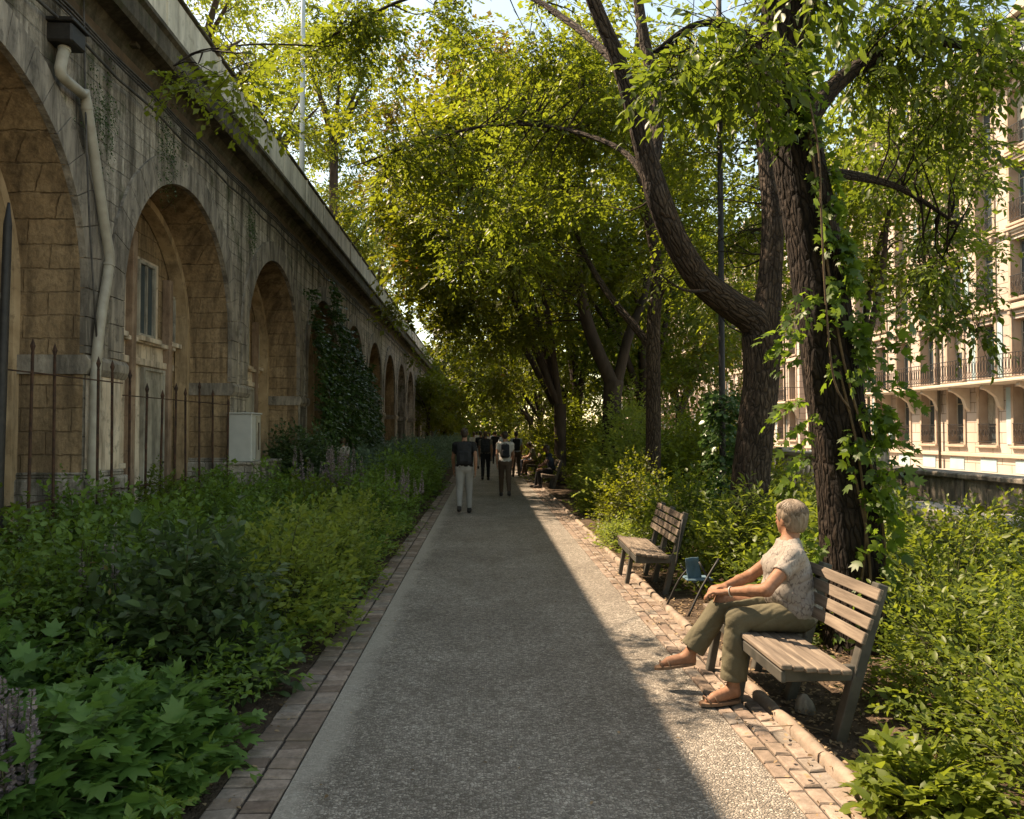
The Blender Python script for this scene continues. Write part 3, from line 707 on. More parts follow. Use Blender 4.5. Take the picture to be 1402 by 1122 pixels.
MB().tube([(0, 0, 0), (0, 0, .25)], [.10, .07], 10).build('foot', M['iron'], fp, smooth=True)

# ================================================================ BUILDINGS ACROSS THE ROAD
M['limestone'] = None
m, t = newmat('cut_limestone'); v = t.coords(order='wall'); br = t.nt.nodes.new('ShaderNodeTexBrick'); t.nt.links.new(v, br.inputs['Vector'])
br.inputs['Scale'].default_value = 1; br.inputs['Brick Width'].default_value = 1.1; br.inputs['Row Height'].default_value = .42; br.inputs['Mortar Size'].default_value = .014
br.inputs['Color1'].default_value = (.54, .46, .40, 1); br.inputs['Color2'].default_value = (.49, .415, .355, 1); br.inputs['Mortar'].default_value = (.18, .14, .10, 1)
c = t.mix(t.ramp(t.noise(t.coords((1, 1, .3)), .8, 5), [(.4, 0), (.75, .5)]), br.outputs[0], (.30, .23, .165))
t.out(c, .9, t.bump(t.math('MULTIPLY', br.outputs[1], -1), .8, .03), .2); M['limestone'] = m
M['trimstone'] = simple('trim_stone', (.42, .34, .26), (.54, .45, .35), 2, .9, .3, .01)
M['revealstone'] = simple('reveal_stone', (.36, .27, .20), (.46, .36, .275), 2, .9, .3, .01)
M['slate'] = simple('zinc_roof', (.20, .22, .24), (.32, .34, .36), 1.2, .6, .2, .01, .4, stretch=(1, 3, .2))
M['awning'] = simple('blue_grey_shutter', (.30, .40, .42), (.40, .50, .52), 2, .7, .1, .001)
def haussmann(label, X, y0, nb, bw, floors, deep, balc, right=True):
    """facade faces -x; local frame: x away from the path, y along, z up"""
    root = thing('apartment_building', label, 'building', 'stone apartment buildings across the road', loc=(X, y0, 0)); Lb = nb*bw
    zb = [0]+floors; rev = .38; ww = 1.05
    V = []; F = []
    def q(a, b, c, d): n = len(V); V.extend([a, b, c, d]); F.append((n, n+1, n+2, n+3))
    top = floors[-1]+3.1
    wins = []
    for f, z in enumerate(floors):
        for b in range(nb):
            yc = (b+.5)*bw; wins.append((f, b, yc-ww/2, yc+ww/2, z+.12, z+2.35))
    # wall by vertical strips
    for b in range(nb):
        a, e = b*bw, (b+1)*bw; yc = (b+.5)*bw; q((0, a, 0), (0, yc-ww/2, 0), (0, yc-ww/2, top), (0, a, top)); q((0, yc+ww/2, 0), (0, e, 0), (0, e, top), (0, yc+ww/2, top))
        zc = 0
        for f, z in enumerate(floors):
            q((0, yc-ww/2, zc), (0, yc+ww/2, zc), (0, yc+ww/2, z+.12), (0, yc-ww/2, z+.12)); zc = z+2.35
        q((0, yc-ww/2, zc), (0, yc+ww/2, zc), (0, yc+ww/2, top), (0, yc-ww/2, top))
    q((0, 0, 0), (9, 0, 0), (9, 0, top), (0, 0, top)); q((0, Lb, 0), (9, Lb, 0), (9, Lb, top), (0, Lb, top)); q((9, 0, 0), (9, Lb, 0), (9, Lb, top), (9, 0, top))
    wall = MB().add(V, F).build('wall', M['limestone'], root)
    for (f, b, a, e, z0, z1) in wins:
        mb = MB(); mb.add([(0, a, z0), (rev, a, z0), (rev, a, z1), (0, a, z1), (0, e, z0), (rev, e, z0), (rev, e, z1), (0, e, z1)], [(0, 1, 2, 3), (4, 5, 6, 7), (0, 1, 5, 4), (3, 2, 6, 7)])
        for s, p in ((a, -1), (e, 1)):
            u, v_ = sorted((s, s+p*.14)); mb.box((-.06, u, z0-.05), (.0-.002, v_, z1+.14), .01)
        mb.box((-.07, a-.14, z1+.14), (-.002, e+.14, z1+.34), .01); mb.box((-.20, a-.22, z1+.34), (-.002, e+.22, z1+.44), .02)
        for s in (a-.1, e-.06): mb.box((-.16, s, z1+.16), (-.07, s+.16, z1+.34), .02)
        mb.box((-.14, a-.16, z0-.16), (-.002, e+.16, z0-.05), .02)
        wn = mb.build('window', M['revealstone'], root)
        fr = MB(); x = rev-.05
        for yy in (a, (a+e)/2-.035, e-.07): fr.box((x, yy, z0), (x+.05, yy+.07, z1), .004)
        for zz in (z0, z0+.7, z1-.55, z1-.07): fr.box((x+.002, a, zz), (x+.048, e, zz+.05))
        fr.build('frame', M['white'], wn)
        MB().box((x+.02, a, z0), (x+.026, e, z1)).build('pane', M['glass'], wn)
        rv = (f*7+b*13) % 5
        if rv == 1: MB().box((x-.012, a+.02, z1-.9-.25*(b % 3)), (x-.004, e-.02, z1-.02)).build('roller_blind', M['white'], wn)
        if rv == 3: MB().box((-.03, e+.02, z0), (-.004, e+.44, z1)).build('shutter', M['awning'], wn); MB().box((-.03, a-.44, z0), (-.004, a-.02, z1)).build('shutter', M['awning'], wn)
        if not (f in balc):
            g = MB(); 
            for zz in (z0+.08, z0+.80): g.box((-.10, a-.02, zz), (-.075, e+.02, zz+.025))
            for k in range(13):
                yy = a+.03+(ww-.06)*k/12; g.box((-.095, yy-.007, z0+.1), (-.081, yy+.007, z0+.8))
            for k in range(4):
                yc = a+ww*(k+.5)/4; g.tube([(-.088, yc+.09*math.cos(th), z0+.45+.14*math.sin(th)) for th in np.linspace(0, 2*math.pi, 9)], .009, 4)
            g.build('window_guard', M['iron'], wn)
    for f in balc:
        z = floors[f]; ya, ye = (0.0, Lb*.62) if f == 1 else (0, Lb)
        mb = MB(); mb.prism([(-.0, z-.16), (-.95, z-.16), (-1.0, z-.11), (-1.0, z-.05), (-.93, z), (-.0, z)], 1, ya, ye); slab = mb.build('balcony', M['trimstone'], root)
        g = MB()
        for zz in (z+.04, z+.14, z+.92): g.box((-.96, ya+.02, zz), (-.925, ye-.02, zz+.03))
        yy = ya+.05
        while yy < ye:
            g.box((-.95, yy-.008, z+.05), (-.934, yy+.008, z+.93)); g.tube([(-.942, yy+.09+.06*math.cos(th), z+.53+.26*math.sin(th)) for th in np.linspace(0, 2*math.pi, 9)], .010, 4); g.tube([(-.942, yy+.09+.05*math.cos(th), z+.22+.05*math.sin(th)) for th in np.linspace(0, 2*math.pi, 7)], .009, 4)
            yy += .18
        for yy in (ya+.03, ye-.03): g.box((-.95, yy-.01, z+.9), (0, yy+.01, z+.93)); [g.box((-.9+k*.15, yy-.008, z), (-.885+k*.15, yy+.008, z+.9)) for k in range(6)]
        g.build('railing', M['iron'], slab)
        k = 0
        yb = ya+bw*.03
        while yb < ye:
            s = MB(); s.prism([(-.02, z-1.15), (-.16, z-1.0), (-.30, z-.62), (-.62, z-.38), (-.85, z-.30), (-.85, z-.165), (-.02, z-.165)], 1, yb, yb+.20) ; s.build('bracket', M['trimstone'], slab); yb += bw/1.0
    for z in [floors[0]-.42]+[zz-.30 for i, zz in enumerate(floors) if i > 1 and i not in balc]:
        MB().box((-.13, 0, z), (-.001, Lb, z+.16), .02).build('string_course', M['trimstone'], root)
    mb = MB(); mb.prism([(-.002, top-.5), (-.25, top-.32), (-.55, top-.15), (-.6, top), (-.002, top)], 1, -.1, Lb+.1); mb.build('cornice', M['trimstone'], root)
    rf = MB(); rf.prism([(-.1, top+.001), (1.3, top+3.0), (3.2, top+3.6), (8.9, top+3.6), (8.95, top+.001)], 1, 0, Lb); roof = rf.build('roof', M['slate'], root)
    for b in range(0, nb, 1):
        yc = (b+.5)*bw; dm = MB(); dm.box((.15, yc-.65, top+.35), (1.3, yc-.45, top+2.2)); dm.box((.15, yc+.45, top+.35), (1.3, yc+.65, top+2.2)); dm.prism([(yc-.75, top+2.2), (yc+.75, top+2.2), (yc, top+2.65)], 0, .05, 1.6)
        dd = dm.build('dormer', M['trimstone'], roof); 
        MB().box((.3, yc-.45, top+.4), (.33, yc+.45, top+2.2)).build('dormer_pane', M['glass'], roof)
    for yy in (Lb*.2, Lb*.72): ch = MB().box((3.2, yy, top+3), (4.2, yy+1.8, top+5.4), .03); ch.build('chimney', M['trimstone'], roof)
    for yy in (bw*1.0, bw*4.0, bw*7.0):
        if yy < Lb: MB().tube([(-.14, yy, 0), (-.14, yy, top-.4)], .06, 8).build('drainpipe', M['cornice'], root, smooth=True)
    for b in range(nb):
        yc = (b+.5)*bw; MB().box((-.03, yc-.5, .1), (.02, yc+.5, .62), .01).build('ground_shutter', M['awning'], root)
    return root
haussmann('sunlit stone apartment building with a long iron balcony, nearest across the road', 20.4, 25.2, 11, 2.08, [1.1, 3.72, 6.8, 9.7, 12.6], 9, (1,))
haussmann('farther stone apartment building glimpsed behind the forked tree trunk', 20.6, 49.5, 12, 2.1, [1.1, 3.72, 6.8, 9.7, 12.6], 9, (1, 3))

# garden wall and balustrade at the edge of the road
B3 = [o for o in bpy.data.objects if o.name.startswith('apartment_building') and o.location.y > 40][0]
copy_tree(B3, (20.8, 75.2, 0), 0, 'most distant stone apartment building seen through the avenue trees')
copy_tree(B3, (20.8, 100.9, 0), 0, 'pale apartment building at the vanishing end of the row')
gw = MB(); gw.box((7.9, 7.5, 0), (8.25, 15.4, .93), .01)
for k in range(6): gw.box((7.86, 8.2+k*1.4, 0), (7.9, 8.5+k*1.4, .93), .01)
gwr = thing('garden_wall', 'low dark stone garden wall on the right before the buildings', 'wall', loc=(0, 0, 0))
gw.build('wall', M['ring'], gwr); MB().box((7.8, 7.4, .93), (8.35, 15.5, 1.02), .02).build('coping', M['ring'], gwr)
bl = thing('stone_balustrade', 'carved stone balustrade continuing behind the tree trunks on the right', 'balustrade', loc=(8.05, 15.6, 0))
MB().box((-.2, 0, 0), (.2, 14, .35), .01).build('base', M['ring'], bl); MB().box((-.2, 0, 1.08), (.2, 14, 1.22), .03).build('top_rail', M['trimstone'], bl)
y = .25
while y < 13.8:
    MB().tube([(0, y, .35), (0, y, .42), (0, y, .55), (0, y, .7), (0, y, .85), (0, y, 1.0), (0, y, 1.08)], [.085, .05, .095, .075, .04, .055, .08], 10, sub=2).build('baluster', M['trimstone'], bl, smooth=True); y += .28
for y in (0, 4.6, 9.2, 13.9): MB().box((-.22, y-.2, .0), (.22, y+.2, 1.3), .02).build('pier', M['ring'], bl)
st = MB(); st.box((6.6, 9.6, 0), (7.4, 12.6, .55), .02); setp(st.build('stone_slab', M['pavement']), 'pale flat stone slab in front of the garden wall at the right edge', 'slab')
# ================================================================ PEOPLE (implicit surfaces polygonised with surface nets)
def rot_frame(f, up=(0, 0, 1)):
    f = np.array(f, float); f /= np.linalg.norm(f); u = np.array(up, float); r = np.cross(f, u); r /= np.linalg.norm(r); u = np.cross(r, f); return r, f, u
class SDF:
    def __init__(s, lo, hi, h):
        s.lo = np.array(lo, float); s.h = h; s.n = np.ceil((np.array(hi)-s.lo)/h).astype(int)+1
        s.d = np.full(tuple(s.n), .3, np.float32); s.ax = [s.lo[i]+h*np.arange(s.n[i]) for i in range(3)]
    def _sub(s, lo, hi):
        a = np.clip(np.floor((np.array(lo)-s.lo)/s.h).astype(int), 0, s.n-1); b = np.clip(np.ceil((np.array(hi)-s.lo)/s.h).astype(int)+1, 1, s.n)
        sl = tuple(slice(a[i], b[i]) for i in range(3)); g = np.meshgrid(*[s.ax[i][sl[i]] for i in range(3)], indexing='ij', sparse=False)
        return sl, np.stack(g, -1)
    def put(s, sl, e, k):
        d = s.d[sl]; hh = np.clip(.5+.5*(d-e)/k, 0, 1); s.d[sl] = (d*(1-hh)+e*hh-k*hh*(1-hh)).astype(np.float32)
    def cut(s, sl, e, k):
        d = s.d[sl]; hh = np.clip(.5-.5*(d+e)/k, 0, 1); s.d[sl] = (d*(1-hh)-e*hh+k*hh*(1-hh)).astype(np.float32)
    def cap(s, a, b, ra, rb, k=.02, sub=False, sq=(1, 1, 1)):
        a = np.array(a, float); b = np.array(b, float); m = max(ra, rb)+k*1.5+.02
        sl, P = s._sub(np.minimum(a, b)-m, np.maximum(a, b)+m)
        if P.size == 0: return s
        ab = b-a; t = np.clip(((P-a)@ab)/max(ab@ab, 1e-9), 0, 1); e = np.linalg.norm(P-(a+t[..., None]*ab), axis=-1)-(ra+(rb-ra)*t)
        (s.cut if sub else s.put)(sl, e, k); return s
    def ell(s, c, r, k=.02, fr=None, sub=False):
        c = np.array(c, float); r = np.array(r, float); m = r.max()+k*1.5+.02
        sl, P = s._sub(c-m, c+m)
        if P.size == 0: return s
        Q = P-c
        if fr is not None: Q = np.stack([Q@fr[0], Q@fr[1], Q@fr[2]], -1)
        k0 = np.linalg.norm(Q/r, axis=-1); k1 = np.linalg.norm(Q/(r*r), axis=-1); e = k0*(k0-1)/np.maximum(k1, 1e-6)
        (s.cut if sub else s.put)(sl, e, k); return s
    def box(s, c, r, rr, k=.01, fr=None):
        c = np.array(c, float); r = np.array(r, float); m = np.linalg.norm(r)+k*2+.02; sl, P = s._sub(c-m, c+m)
        Q = P-c
        if fr is not None: Q = np.stack([Q@fr[0], Q@fr[1], Q@fr[2]], -1)
        q = np.abs(Q)-(r-rr); e = np.linalg.norm(np.maximum(q, 0), axis=-1)+np.minimum(q.max(-1), 0)-rr; s.put(sl, e, k); return s
    def plane(s, p, n):      # keep the side where (x-p).n < 0
        g = np.meshgrid(*s.ax, indexing='ij', sparse=True); n = np.array(n, float); n /= np.linalg.norm(n)
        e = sum((g[i]-p[i])*n[i] for i in range(3)); s.d = np.maximum(s.d, e.astype(np.float32)); return s
    def wrinkle(s, fn):
        band = np.abs(s.d) < .05; idx = np.argwhere(band); P = s.lo+idx*s.h; s.d[band] += fn(P).astype(np.float32); return s
    def mesh(s, name, mat, parent, off=(0, 0, 0), smooth_it=1):
        d = s.d; h = s.h; ins = d < 0; n = d.shape
        acc = np.zeros((n[0]-1, n[1]-1, n[2]-1, 3), np.float32); cnt = np.zeros((n[0]-1, n[1]-1, n[2]-1), np.float32)
        def S(i, j, k): return d[i:n[0]-1+i, j:n[1]-1+j, k:n[2]-1+k]
        for ax in range(3):
            o = [a for a in range(3) if a != ax]
            for u in (0, 1):
                for v in (0, 1):
                    c0 = [0]*3; c1 = [0]*3; c1[ax] = 1
                    for c in (c0, c1): c[o[0]] = u; c[o[1]] = v
                    a = S(*c0); b = S(*c1); m = (a < 0) != (b < 0)
                    if not m.any(): continue
                    t = a[m]/(a[m]-b[m]); p = np.zeros((len(t), 3), np.float32); p[:, ax] = t; p[:, o[0]] = u; p[:, o[1]] = v
                    acc[m] += p; cnt[m] += 1
        act = cnt > 0; ids = np.full(act.shape, -1, np.int64); I = np.argwhere(act); ids[act] = np.arange(len(I))
        V = s.lo+(I+acc[act]/cnt[act][:, None])*h
        F = []
        for ax in range(3):
            o = [a for a in range(3) if a != ax]
            sl0 = [slice(None)]*3; sl1 = [slice(None)]*3; sl0[ax] = slice(0, n[ax]-1); sl1[ax] = slice(1, n[ax])
            for q in o: sl0[q] = slice(1, n[q]-1); sl1[q] = slice(1, n[q]-1)
            a = ins[tuple(sl0)]; b = ins[tuple(sl1)]; ch = np.argwhere(a != b)
            if len(ch) == 0: continue
            flip = a[tuple(ch.T)]; base = ch.copy(); base[:, o[0]] += 1; base[:, o[1]] += 1
            def cid(du, dv): c = base.copy(); c[:, o[0]] += du; c[:, o[1]] += dv; return ids[tuple(c.T)]
            q = np.stack([cid(-1, -1), cid(0, -1), cid(0, 0), cid(-1, 0)], 1)
            if ax == 1: flip = ~flip
            q[~flip] = q[~flip][:, ::-1]; F.append(q)
        F = np.concatenate(F); F = F[(F >= 0).all(1)]
        for _ in range(smooth_it):
            E = np.concatenate([F[:, [0, 1]], F[:, [1, 2]], F[:, [2, 3]], F[:, [3, 0]]]); A = np.zeros_like(V); Nn = np.zeros(len(V))
            for u, v in ((0, 1), (1, 0)): np.add.at(A, E[:, u], V[E[:, v]]); np.add.at(Nn, E[:, u], 1)
            V = V*.5+.5*A/np.maximum(Nn, 1)[:, None]
        me = bpy.data.meshes.new(name); me.from_pydata((V-np.array(off)).tolist(), [], F.tolist())
        return link(name, me, mat, parent, True)

def folds(P, ph, f=1.0):
    x, y, z = P[:, 0]*f, P[:, 1]*f, P[:, 2]*f
    a = np.sin(z*38+x*22+2.2*np.sin(y*21+x*12+ph)+ph); b = np.sin(x*31-z*24+2.5*np.sin(z*17+y*14)+ph*2); c = np.sin(y*45+z*19+2*np.sin(x*26))
    m = .5+.5*np.sin(x*9+y*11+z*8+ph)
    return -.0075*m*np.maximum(0, 1-np.abs(a)*1.9)-.005*(1-m)*np.maximum(0, 1-np.abs(b)*1.8)-.003*np.maximum(0, 1-np.abs(c)*1.6)+.0035
def fabric(name, c0, c1, scale=4, wrk=.25, weave=260):
    m, t = newmat(name); v = t.coords(); f = t.noise(v, scale, 4)
    h = t.math('ADD', t.math('MULTIPLY', t.noise(v, 11, 3), 1.0), t.math('MULTIPLY', t.noise(v, weave, 2), .08))
    t.out(t.ramp(f, [(.3, c0), (.7, c1)]), .85, t.bump(h, wrk, .02), .2); return m
M['skin'] = simple('skin', (.22, .108, .06), (.31, .165, .098), 34, .6, .3, .0015, .2)
M['skin2'] = simple('tanned_skin', (.25, .13, .075), (.32, .17, .10), 12, .5, .1, .001, .35)
M['skin_dark'] = simple('deep_skin', (.07, .035, .02), (.11, .055, .03), 12, .5, .1, .001, .35)
m, t = newmat('printed_blouse'); v = t.coords(); vz = t.coords((1, 1, .45))
a_ = t.vor(vz, 44, 'DISTANCE_TO_EDGE'); b_ = t.noise(v, 26, 3); 
msk = t.math('MULTIPLY', t.ramp(a_, [(.03, 1.0), (.10, 0.0)]), t.ramp(b_, [(.45, 0.0), (.56, 1.0)]))
dots = t.math('MULTIPLY', t.ramp(t.vor(v, 60), [(.22, 1.0), (.3, 0.0)]), t.ramp(t.noise(v, 9, 2), [(.5, 0.0), (.6, 1.0)]))
col = t.mix(t.math('MULTIPLY', msk, .75), (.27, .24, .205), (.08, .065, .06)); col = t.mix(t.math('MULTIPLY', dots, .6), col, (.24, .17, .15))
t.out(col, .85, t.bump(t.noise(v, 13, 3), .25, .02), .2); M['blouse'] = m
M['olive'] = fabric('olive_trousers', (.085, .074, .045), (.135, .12, .075), 3, .5)
M['black_cloth'] = fabric('black_cloth', (.010, .010, .011), (.022, .021, .021))
M['grey_cloth'] = fabric('light_grey_cloth', (.26, .25, .235), (.34, .325, .30))
M['white_cloth'] = fabric('white_cloth', (.42, .39, .34), (.55, .51, .45))
M['brown_cloth'] = fabric('brown_cloth', (.07, .048, .032), (.11, .075, .05))
M['navy_cloth'] = fabric('navy_cloth', (.018, .022, .032), (.035, .042, .06))
M['khaki_cloth'] = fabric('khaki_cloth', (.11, .10, .075), (.16, .145, .11))
M['pale_cloth'] = fabric('pale_blue_cloth', (.30, .34, .38), (.42, .46, .50))
M['pack'] = fabric('backpack_nylon', (.012, .013, .015), (.035, .036, .04), 9)
M['shoe'] = simple('dark_shoe', (.015, .013, .012), (.04, .032, .026), 12, .5)
M['sandal'] = simple('tan_sandal', (.13, .075, .045), (.22, .14, .085), 20, .6)
def hair_mat(name, a, b):
    m, t = newmat(name); v = t.coords((26, 26, 5)); f = t.noise(v, 1.6, 6, .7)
    t.out(t.ramp(f, [(.3, a), (.68, b)]), .5, t.bump(t.noise(t.coords((70, 70, 10)), 1.5, 4), .9, .006), .4); return m
M['hair_grey'] = hair_mat('grey_blond_hair', (.11, .08, .052), (.28, .22, .155))
M['hair_dark'] = hair_mat('dark_hair', (.012, .008, .005), (.05, .032, .02))
M['hair_brown'] = hair_mat('brown_hair', (.04, .024, .013), (.12, .075, .04))
M['metal'] = simple('watch_metal', (.4, .35, .28), (.6, .55, .45), 20, .3, .0, .001, .5)

def add_head(s, c, fr, sc=1.0, k=.012, detail=True):
    r, f, u = fr; c = np.array(c, float)
    def p(a, b, d): return c+(a*r+b*f+d*u)*sc
    s.ell(p(0, -.012, .025), np.array([.074, .094, .088])*sc, k, fr); s.ell(p(0, .030, -.030), np.array([.060, .062, .075])*sc, k*1.5, fr)
    s.ell(p(0, .048, -.082), np.array([.034, .034, .026])*sc, k*1.5, fr)
    s.cap(p(0, .086, .005), p(0, .110, -.030), .008*sc, .013*sc, .008)
    if detail:
        for e in (-1, 1):
            s.ell(p(e*.031, .092, .004), np.array([.018, .012, .012])*sc, .008, fr, sub=True); s.ell(p(e*.031, .080, .003), np.array([.014, .011, .010])*sc, .004, fr)
            s.cap(p(e*.014, .094, .022), p(e*.046, .080, .022), .006*sc, .005*sc, .01)
        s.ell(p(0, .086, -.058), np.array([.024, .011, .008])*sc, .006, fr)
    for e in (-1, 1): s.ell(p(e*.077, -.008, -.012), np.array([.010, .019, .031])*sc, .008, fr)
def finger_chain(s, pts, r0, r1, k=.004):
    for i in range(len(pts)-1):
        a = r0+(r1-r0)*i/(len(pts)-1); b = r0+(r1-r0)*(i+1)/(len(pts)-1); s.cap(pts[i], pts[i+1], a, b, k)
def add_hand(s, wrist, d, n, side, curl=.5, sc=1.0, spread=.12):
    """d: along the hand, n: back-of-hand normal, side: direction of the thumb"""
    d = np.array(d, float); d /= np.linalg.norm(d); n = np.array(n, float); n -= d*(n@d); n /= np.linalg.norm(n); t = np.array(side, float); t -= d*(t@d); t -= n*(t@n); t /= np.linalg.norm(t)
    w = np.array(wrist, float); P = lambda a, b, c: w+(a*d+b*t+c*n)*sc
    s.ell(P(.045, 0, 0), np.array([.052, .041, .016])*sc, .012, (d, t, n))
    for b in (-.026, -.009, .009, .026): s.cap(P(.02, b*.7, .002), P(.088, b, .003), .012*sc, .0105*sc, .008)
    for b, L in ((.027, .070), (.009, .078), (-.009, .073), (-.026, .058)):
        a0 = P(.088, b, .003); c = curl; q = [a0]; ang = 0.15*c
        for seg, fr_ in ((.45, .8), (.32, 1.0), (.25, .9)):
            ang += c*fr_; dd = d*math.cos(ang)-n*math.sin(ang)+t*(b*spread*8); dd /= np.linalg.norm(dd); q.append(q[-1]+dd*L*seg*sc)
        finger_chain(s, q, .0092*sc, .0072*sc)
    q = [P(.018, .026, -.004), P(.045, .048, -.012), P(.072, .058, -.022), P(.092, .056, -.032)]; finger_chain(s, q, .0125*sc, .0085*sc, .007)

def person(label, J, mats, h=.012, hair='short', fr_head=(0, 1, 0), trunk_w=1.0, belly=0.0, sleeve=.5, hem=-.02, shoes='shoe', hands=True, group=None, trouser_flare=0.0, extra_shirt=None, parts_detail=False, curlL=.6, handL=None, handR=None, up_head=(0, 0, 1)):
    """J: joint positions in world; body is ONE surface, garments and hair are children"""
    J = {k: np.array(v, float) for k, v in J.items()}
    allp = np.array(list(J.values())); lo = allp.min(0)-.24; hi = allp.max(0)+.24; lo[2] = max(lo[2], -.03)
    base = np.array([J['pelvis'][0], J['pelvis'][1], 0.0])
    root = thing('person', label, 'person', group, loc=tuple(base))
    fh = rot_frame(fr_head, up_head); tw = trunk_w
    side = J['shR']-J['shL']; side = side/np.linalg.norm(side); upv = J['neck']-J['pelvis']; upv = upv/np.linalg.norm(upv); fwd = np.cross(upv, side); fwd /= np.linalg.norm(fwd); upv = np.cross(side, fwd)
    tf = (side, fwd, upv)
    s = SDF(lo, hi, h); k = .03
    def torso(s, g, mul=1.0):
        mid = J['pelvis']*.45+J['chest']*.55
        s.ell(J['pelvis'], np.array([.155*tw, .115, .12])*mul+g, k, tf); s.ell(mid+fwd*(.01+belly*.4), np.array([.135*tw, .10+belly, .15])*mul+g, k*1.5, tf)
        s.ell(J['chest'], np.array([.150*tw, .108, .16])*mul+g, k*1.3, tf)
        s.cap(J['shL']-side*-.03-upv*.01, J['shR']+side*-.03-upv*.01, .045+g, .050+g, k*1.6)
        for e in 'LR': s.cap(J['neck']-upv*.035, J['sh'+e]+upv*.01, .052+g, .045+g, k*1.6)
    torso(s, 0)
    s.cap(J['neck']-upv*.06, J['head']-fh[2]*.045-fh[1]*.015, .058, .052, .025)
    add_head(s, J['head'], fh, 1.0, .012, parts_detail)
    for e in 'LR':
        s.cap(J['sh'+e], J['el'+e], .050, .038, .03); s.cap(J['el'+e], J['el'+e]*.6+J['wr'+e]*.4, .039, .037, .02); s.cap(J['el'+e]*.6+J['wr'+e]*.4, J['wr'+e], .036, .024, .015)
        s.cap(J['hip'+e], J['kn'+e], .080, .056, .03); s.cap(J['kn'+e], J['kn'+e]*.6+J['an'+e]*.4, .054, .052, .03); s.cap(J['kn'+e]*.6+J['an'+e]*.4, J['an'+e], .052, .036, .03)
        s.cap(J['an'+e]-np.array([0, 0, .02]), J['to'+e]-(J['to'+e]-J['an'+e])*.25, .038, .032, .03); s.cap(J['an'+e]-np.array([0, 0, .04])-(J['to'+e]-J['an'+e])*.12*np.array([1, 1, 0]), J['to'+e], .028, .020, .02)
        hd = handL if e == 'L' else handR
        if hd is not None: add_hand(s, J['wr'+e], *hd)
        elif hands:
            d = J['wr'+e]-J['el'+e]; d /= np.linalg.norm(d); add_hand(s, J['wr'+e], d, side*(1 if e == 'R' else -1), fwd, .35)
    s.mesh('body', mats['skin'], root, base)
    # shirt
    q = SDF(lo, hi, h); torso(q, .012)
    if extra_shirt: extra_shirt(q)
    for e in 'LR':
        a, b = J['sh'+e], J['el'+e]; m_ = a+(b-a)*sleeve; q.cap(a, m_, .057, .055, .035)
        if sleeve >= 1: q.cap(b, b+(J['wr'+e]-b)*.9, .05, .034, .02)
    q.cap(J['neck']-upv*.075, J['neck']-upv*.02, .075, .066, .02)
    hemp = J['pelvis']+upv*hem; q.plane(hemp, -upv); q.plane(J['neck']+upv*.010, upv)
    if sleeve < 1:
        for e in 'LR':      # crisp sleeve end
            a, b = J['sh'+e], J['el'+e]; d = (b-a)/np.linalg.norm(b-a); c = a+(b-a)*sleeve
            sl, P = q._sub(c-.1-d*0, c+.1); t_ = (P-c)@d; rad = np.linalg.norm((P-c)-t_[..., None]*d, axis=-1); ok = (rad < .10)&(np.linalg.norm(P-J['chest'], axis=-1) > .21*tw); dd = q.d[sl]; q.d[sl] = np.where(ok, np.maximum(dd, t_.astype(np.float32)), dd)
    ph = (J['pelvis'][0]*7+J['pelvis'][1]*3)
    q.wrinkle(lambda P: -.9*folds(P, ph+1, .9))
    q.mesh('shirt', mats['shirt'], root, base)
    # trousers
    q = SDF(lo, hi, h); q.ell(J['pelvis']-upv*.01, np.array([.160*tw, .122, .12])+.006, k, tf)
    for e in 'LR':
        hp, kn, an = J['hip'+e], J['kn'+e], J['an'+e]; q.cap(hp, kn, .096, .070, .03); end = kn+(an-kn)*(1-.04 if shoes else 1-.12)
        q.cap(kn, end, .068, .050+trouser_flare, .02)
        d = (an-kn)/np.linalg.norm(an-kn); c = end-d*.0; sl, P = q._sub(c-.14, c+.14); t_ = (P-c)@d; rad = np.linalg.norm((P-c)-t_[..., None]*d, axis=-1); ok = rad < .11; dd = q.d[sl]; q.d[sl] = np.where(ok, np.maximum(dd, t_.astype(np.float32)), dd)
    q.plane(J['pelvis']+upv*.10, upv)
    q.wrinkle(lambda P: -.9*folds(P, ph, .62 if parts_detail else 1.0))
    q.mesh('trousers', mats['trousers'], root, base)
    # hair
    r, f, u = fh; c = J['head']; q = SDF(c-.2, c+.2, min(h, .008))
    if hair == 'short' or hair == 'cap': q.ell(c+u*.034-f*.020, [.081, .098, .088], .02, fh); q.ell(c-f*.050-u*.020, [.066, .058, .075], .02, fh)
    elif hair == 'bob': q.ell(c+u*.036-f*.018, [.090, .104, .093], .02, fh); q.ell(c-f*.050-u*.018, [.074, .064, .072], .025, fh); q.ell(c+u*.075+f*.045, [.060, .050, .032], .02, fh)
    elif hair == 'long': q.ell(c+u*.034-f*.018, [.086, .102, .090], .02, fh); q.ell(c-f*.055-u*.075, [.078, .058, .13], .03, fh)
    pf = c+f*.062-u*.0; q.plane(c+f*.050+u*.010, f*1.0-u*.75)
    if hair == 'bob': q.plane(c-u*.074, -u)
    q.wrinkle(lambda P: .0022*np.sin(((P-c)@r)*150+((P-c)@f)*70+4*np.sin(((P-c)@u)*18))+.0018*np.sin(((P-c)@r)*290))
    q.mesh('hair', mats['hair'], root, base)
    if shoes:
        for e in 'LR':
            an, to = J['an'+e], J['to'+e]; q = SDF(np.minimum(an, to)-.14, np.maximum(an, to)+.14, h*.8); d = to-an; d[2] = 0; d /= np.linalg.norm(d)
            q.cap(an+np.array([0, 0, -.045])-d*.035, to+np.array([0, 0, .008]), .046, .040, .02); q.cap(an-np.array([0, 0, .03]), an+np.array([0, 0, .0]), .048, .046, .02)
            q.plane([0, 0, min(an[2], to[2])-.045 if False else J['an'+e][2]-.092], [0, 0, -1]); q.mesh('shoe', mats['shoe'], root, base)
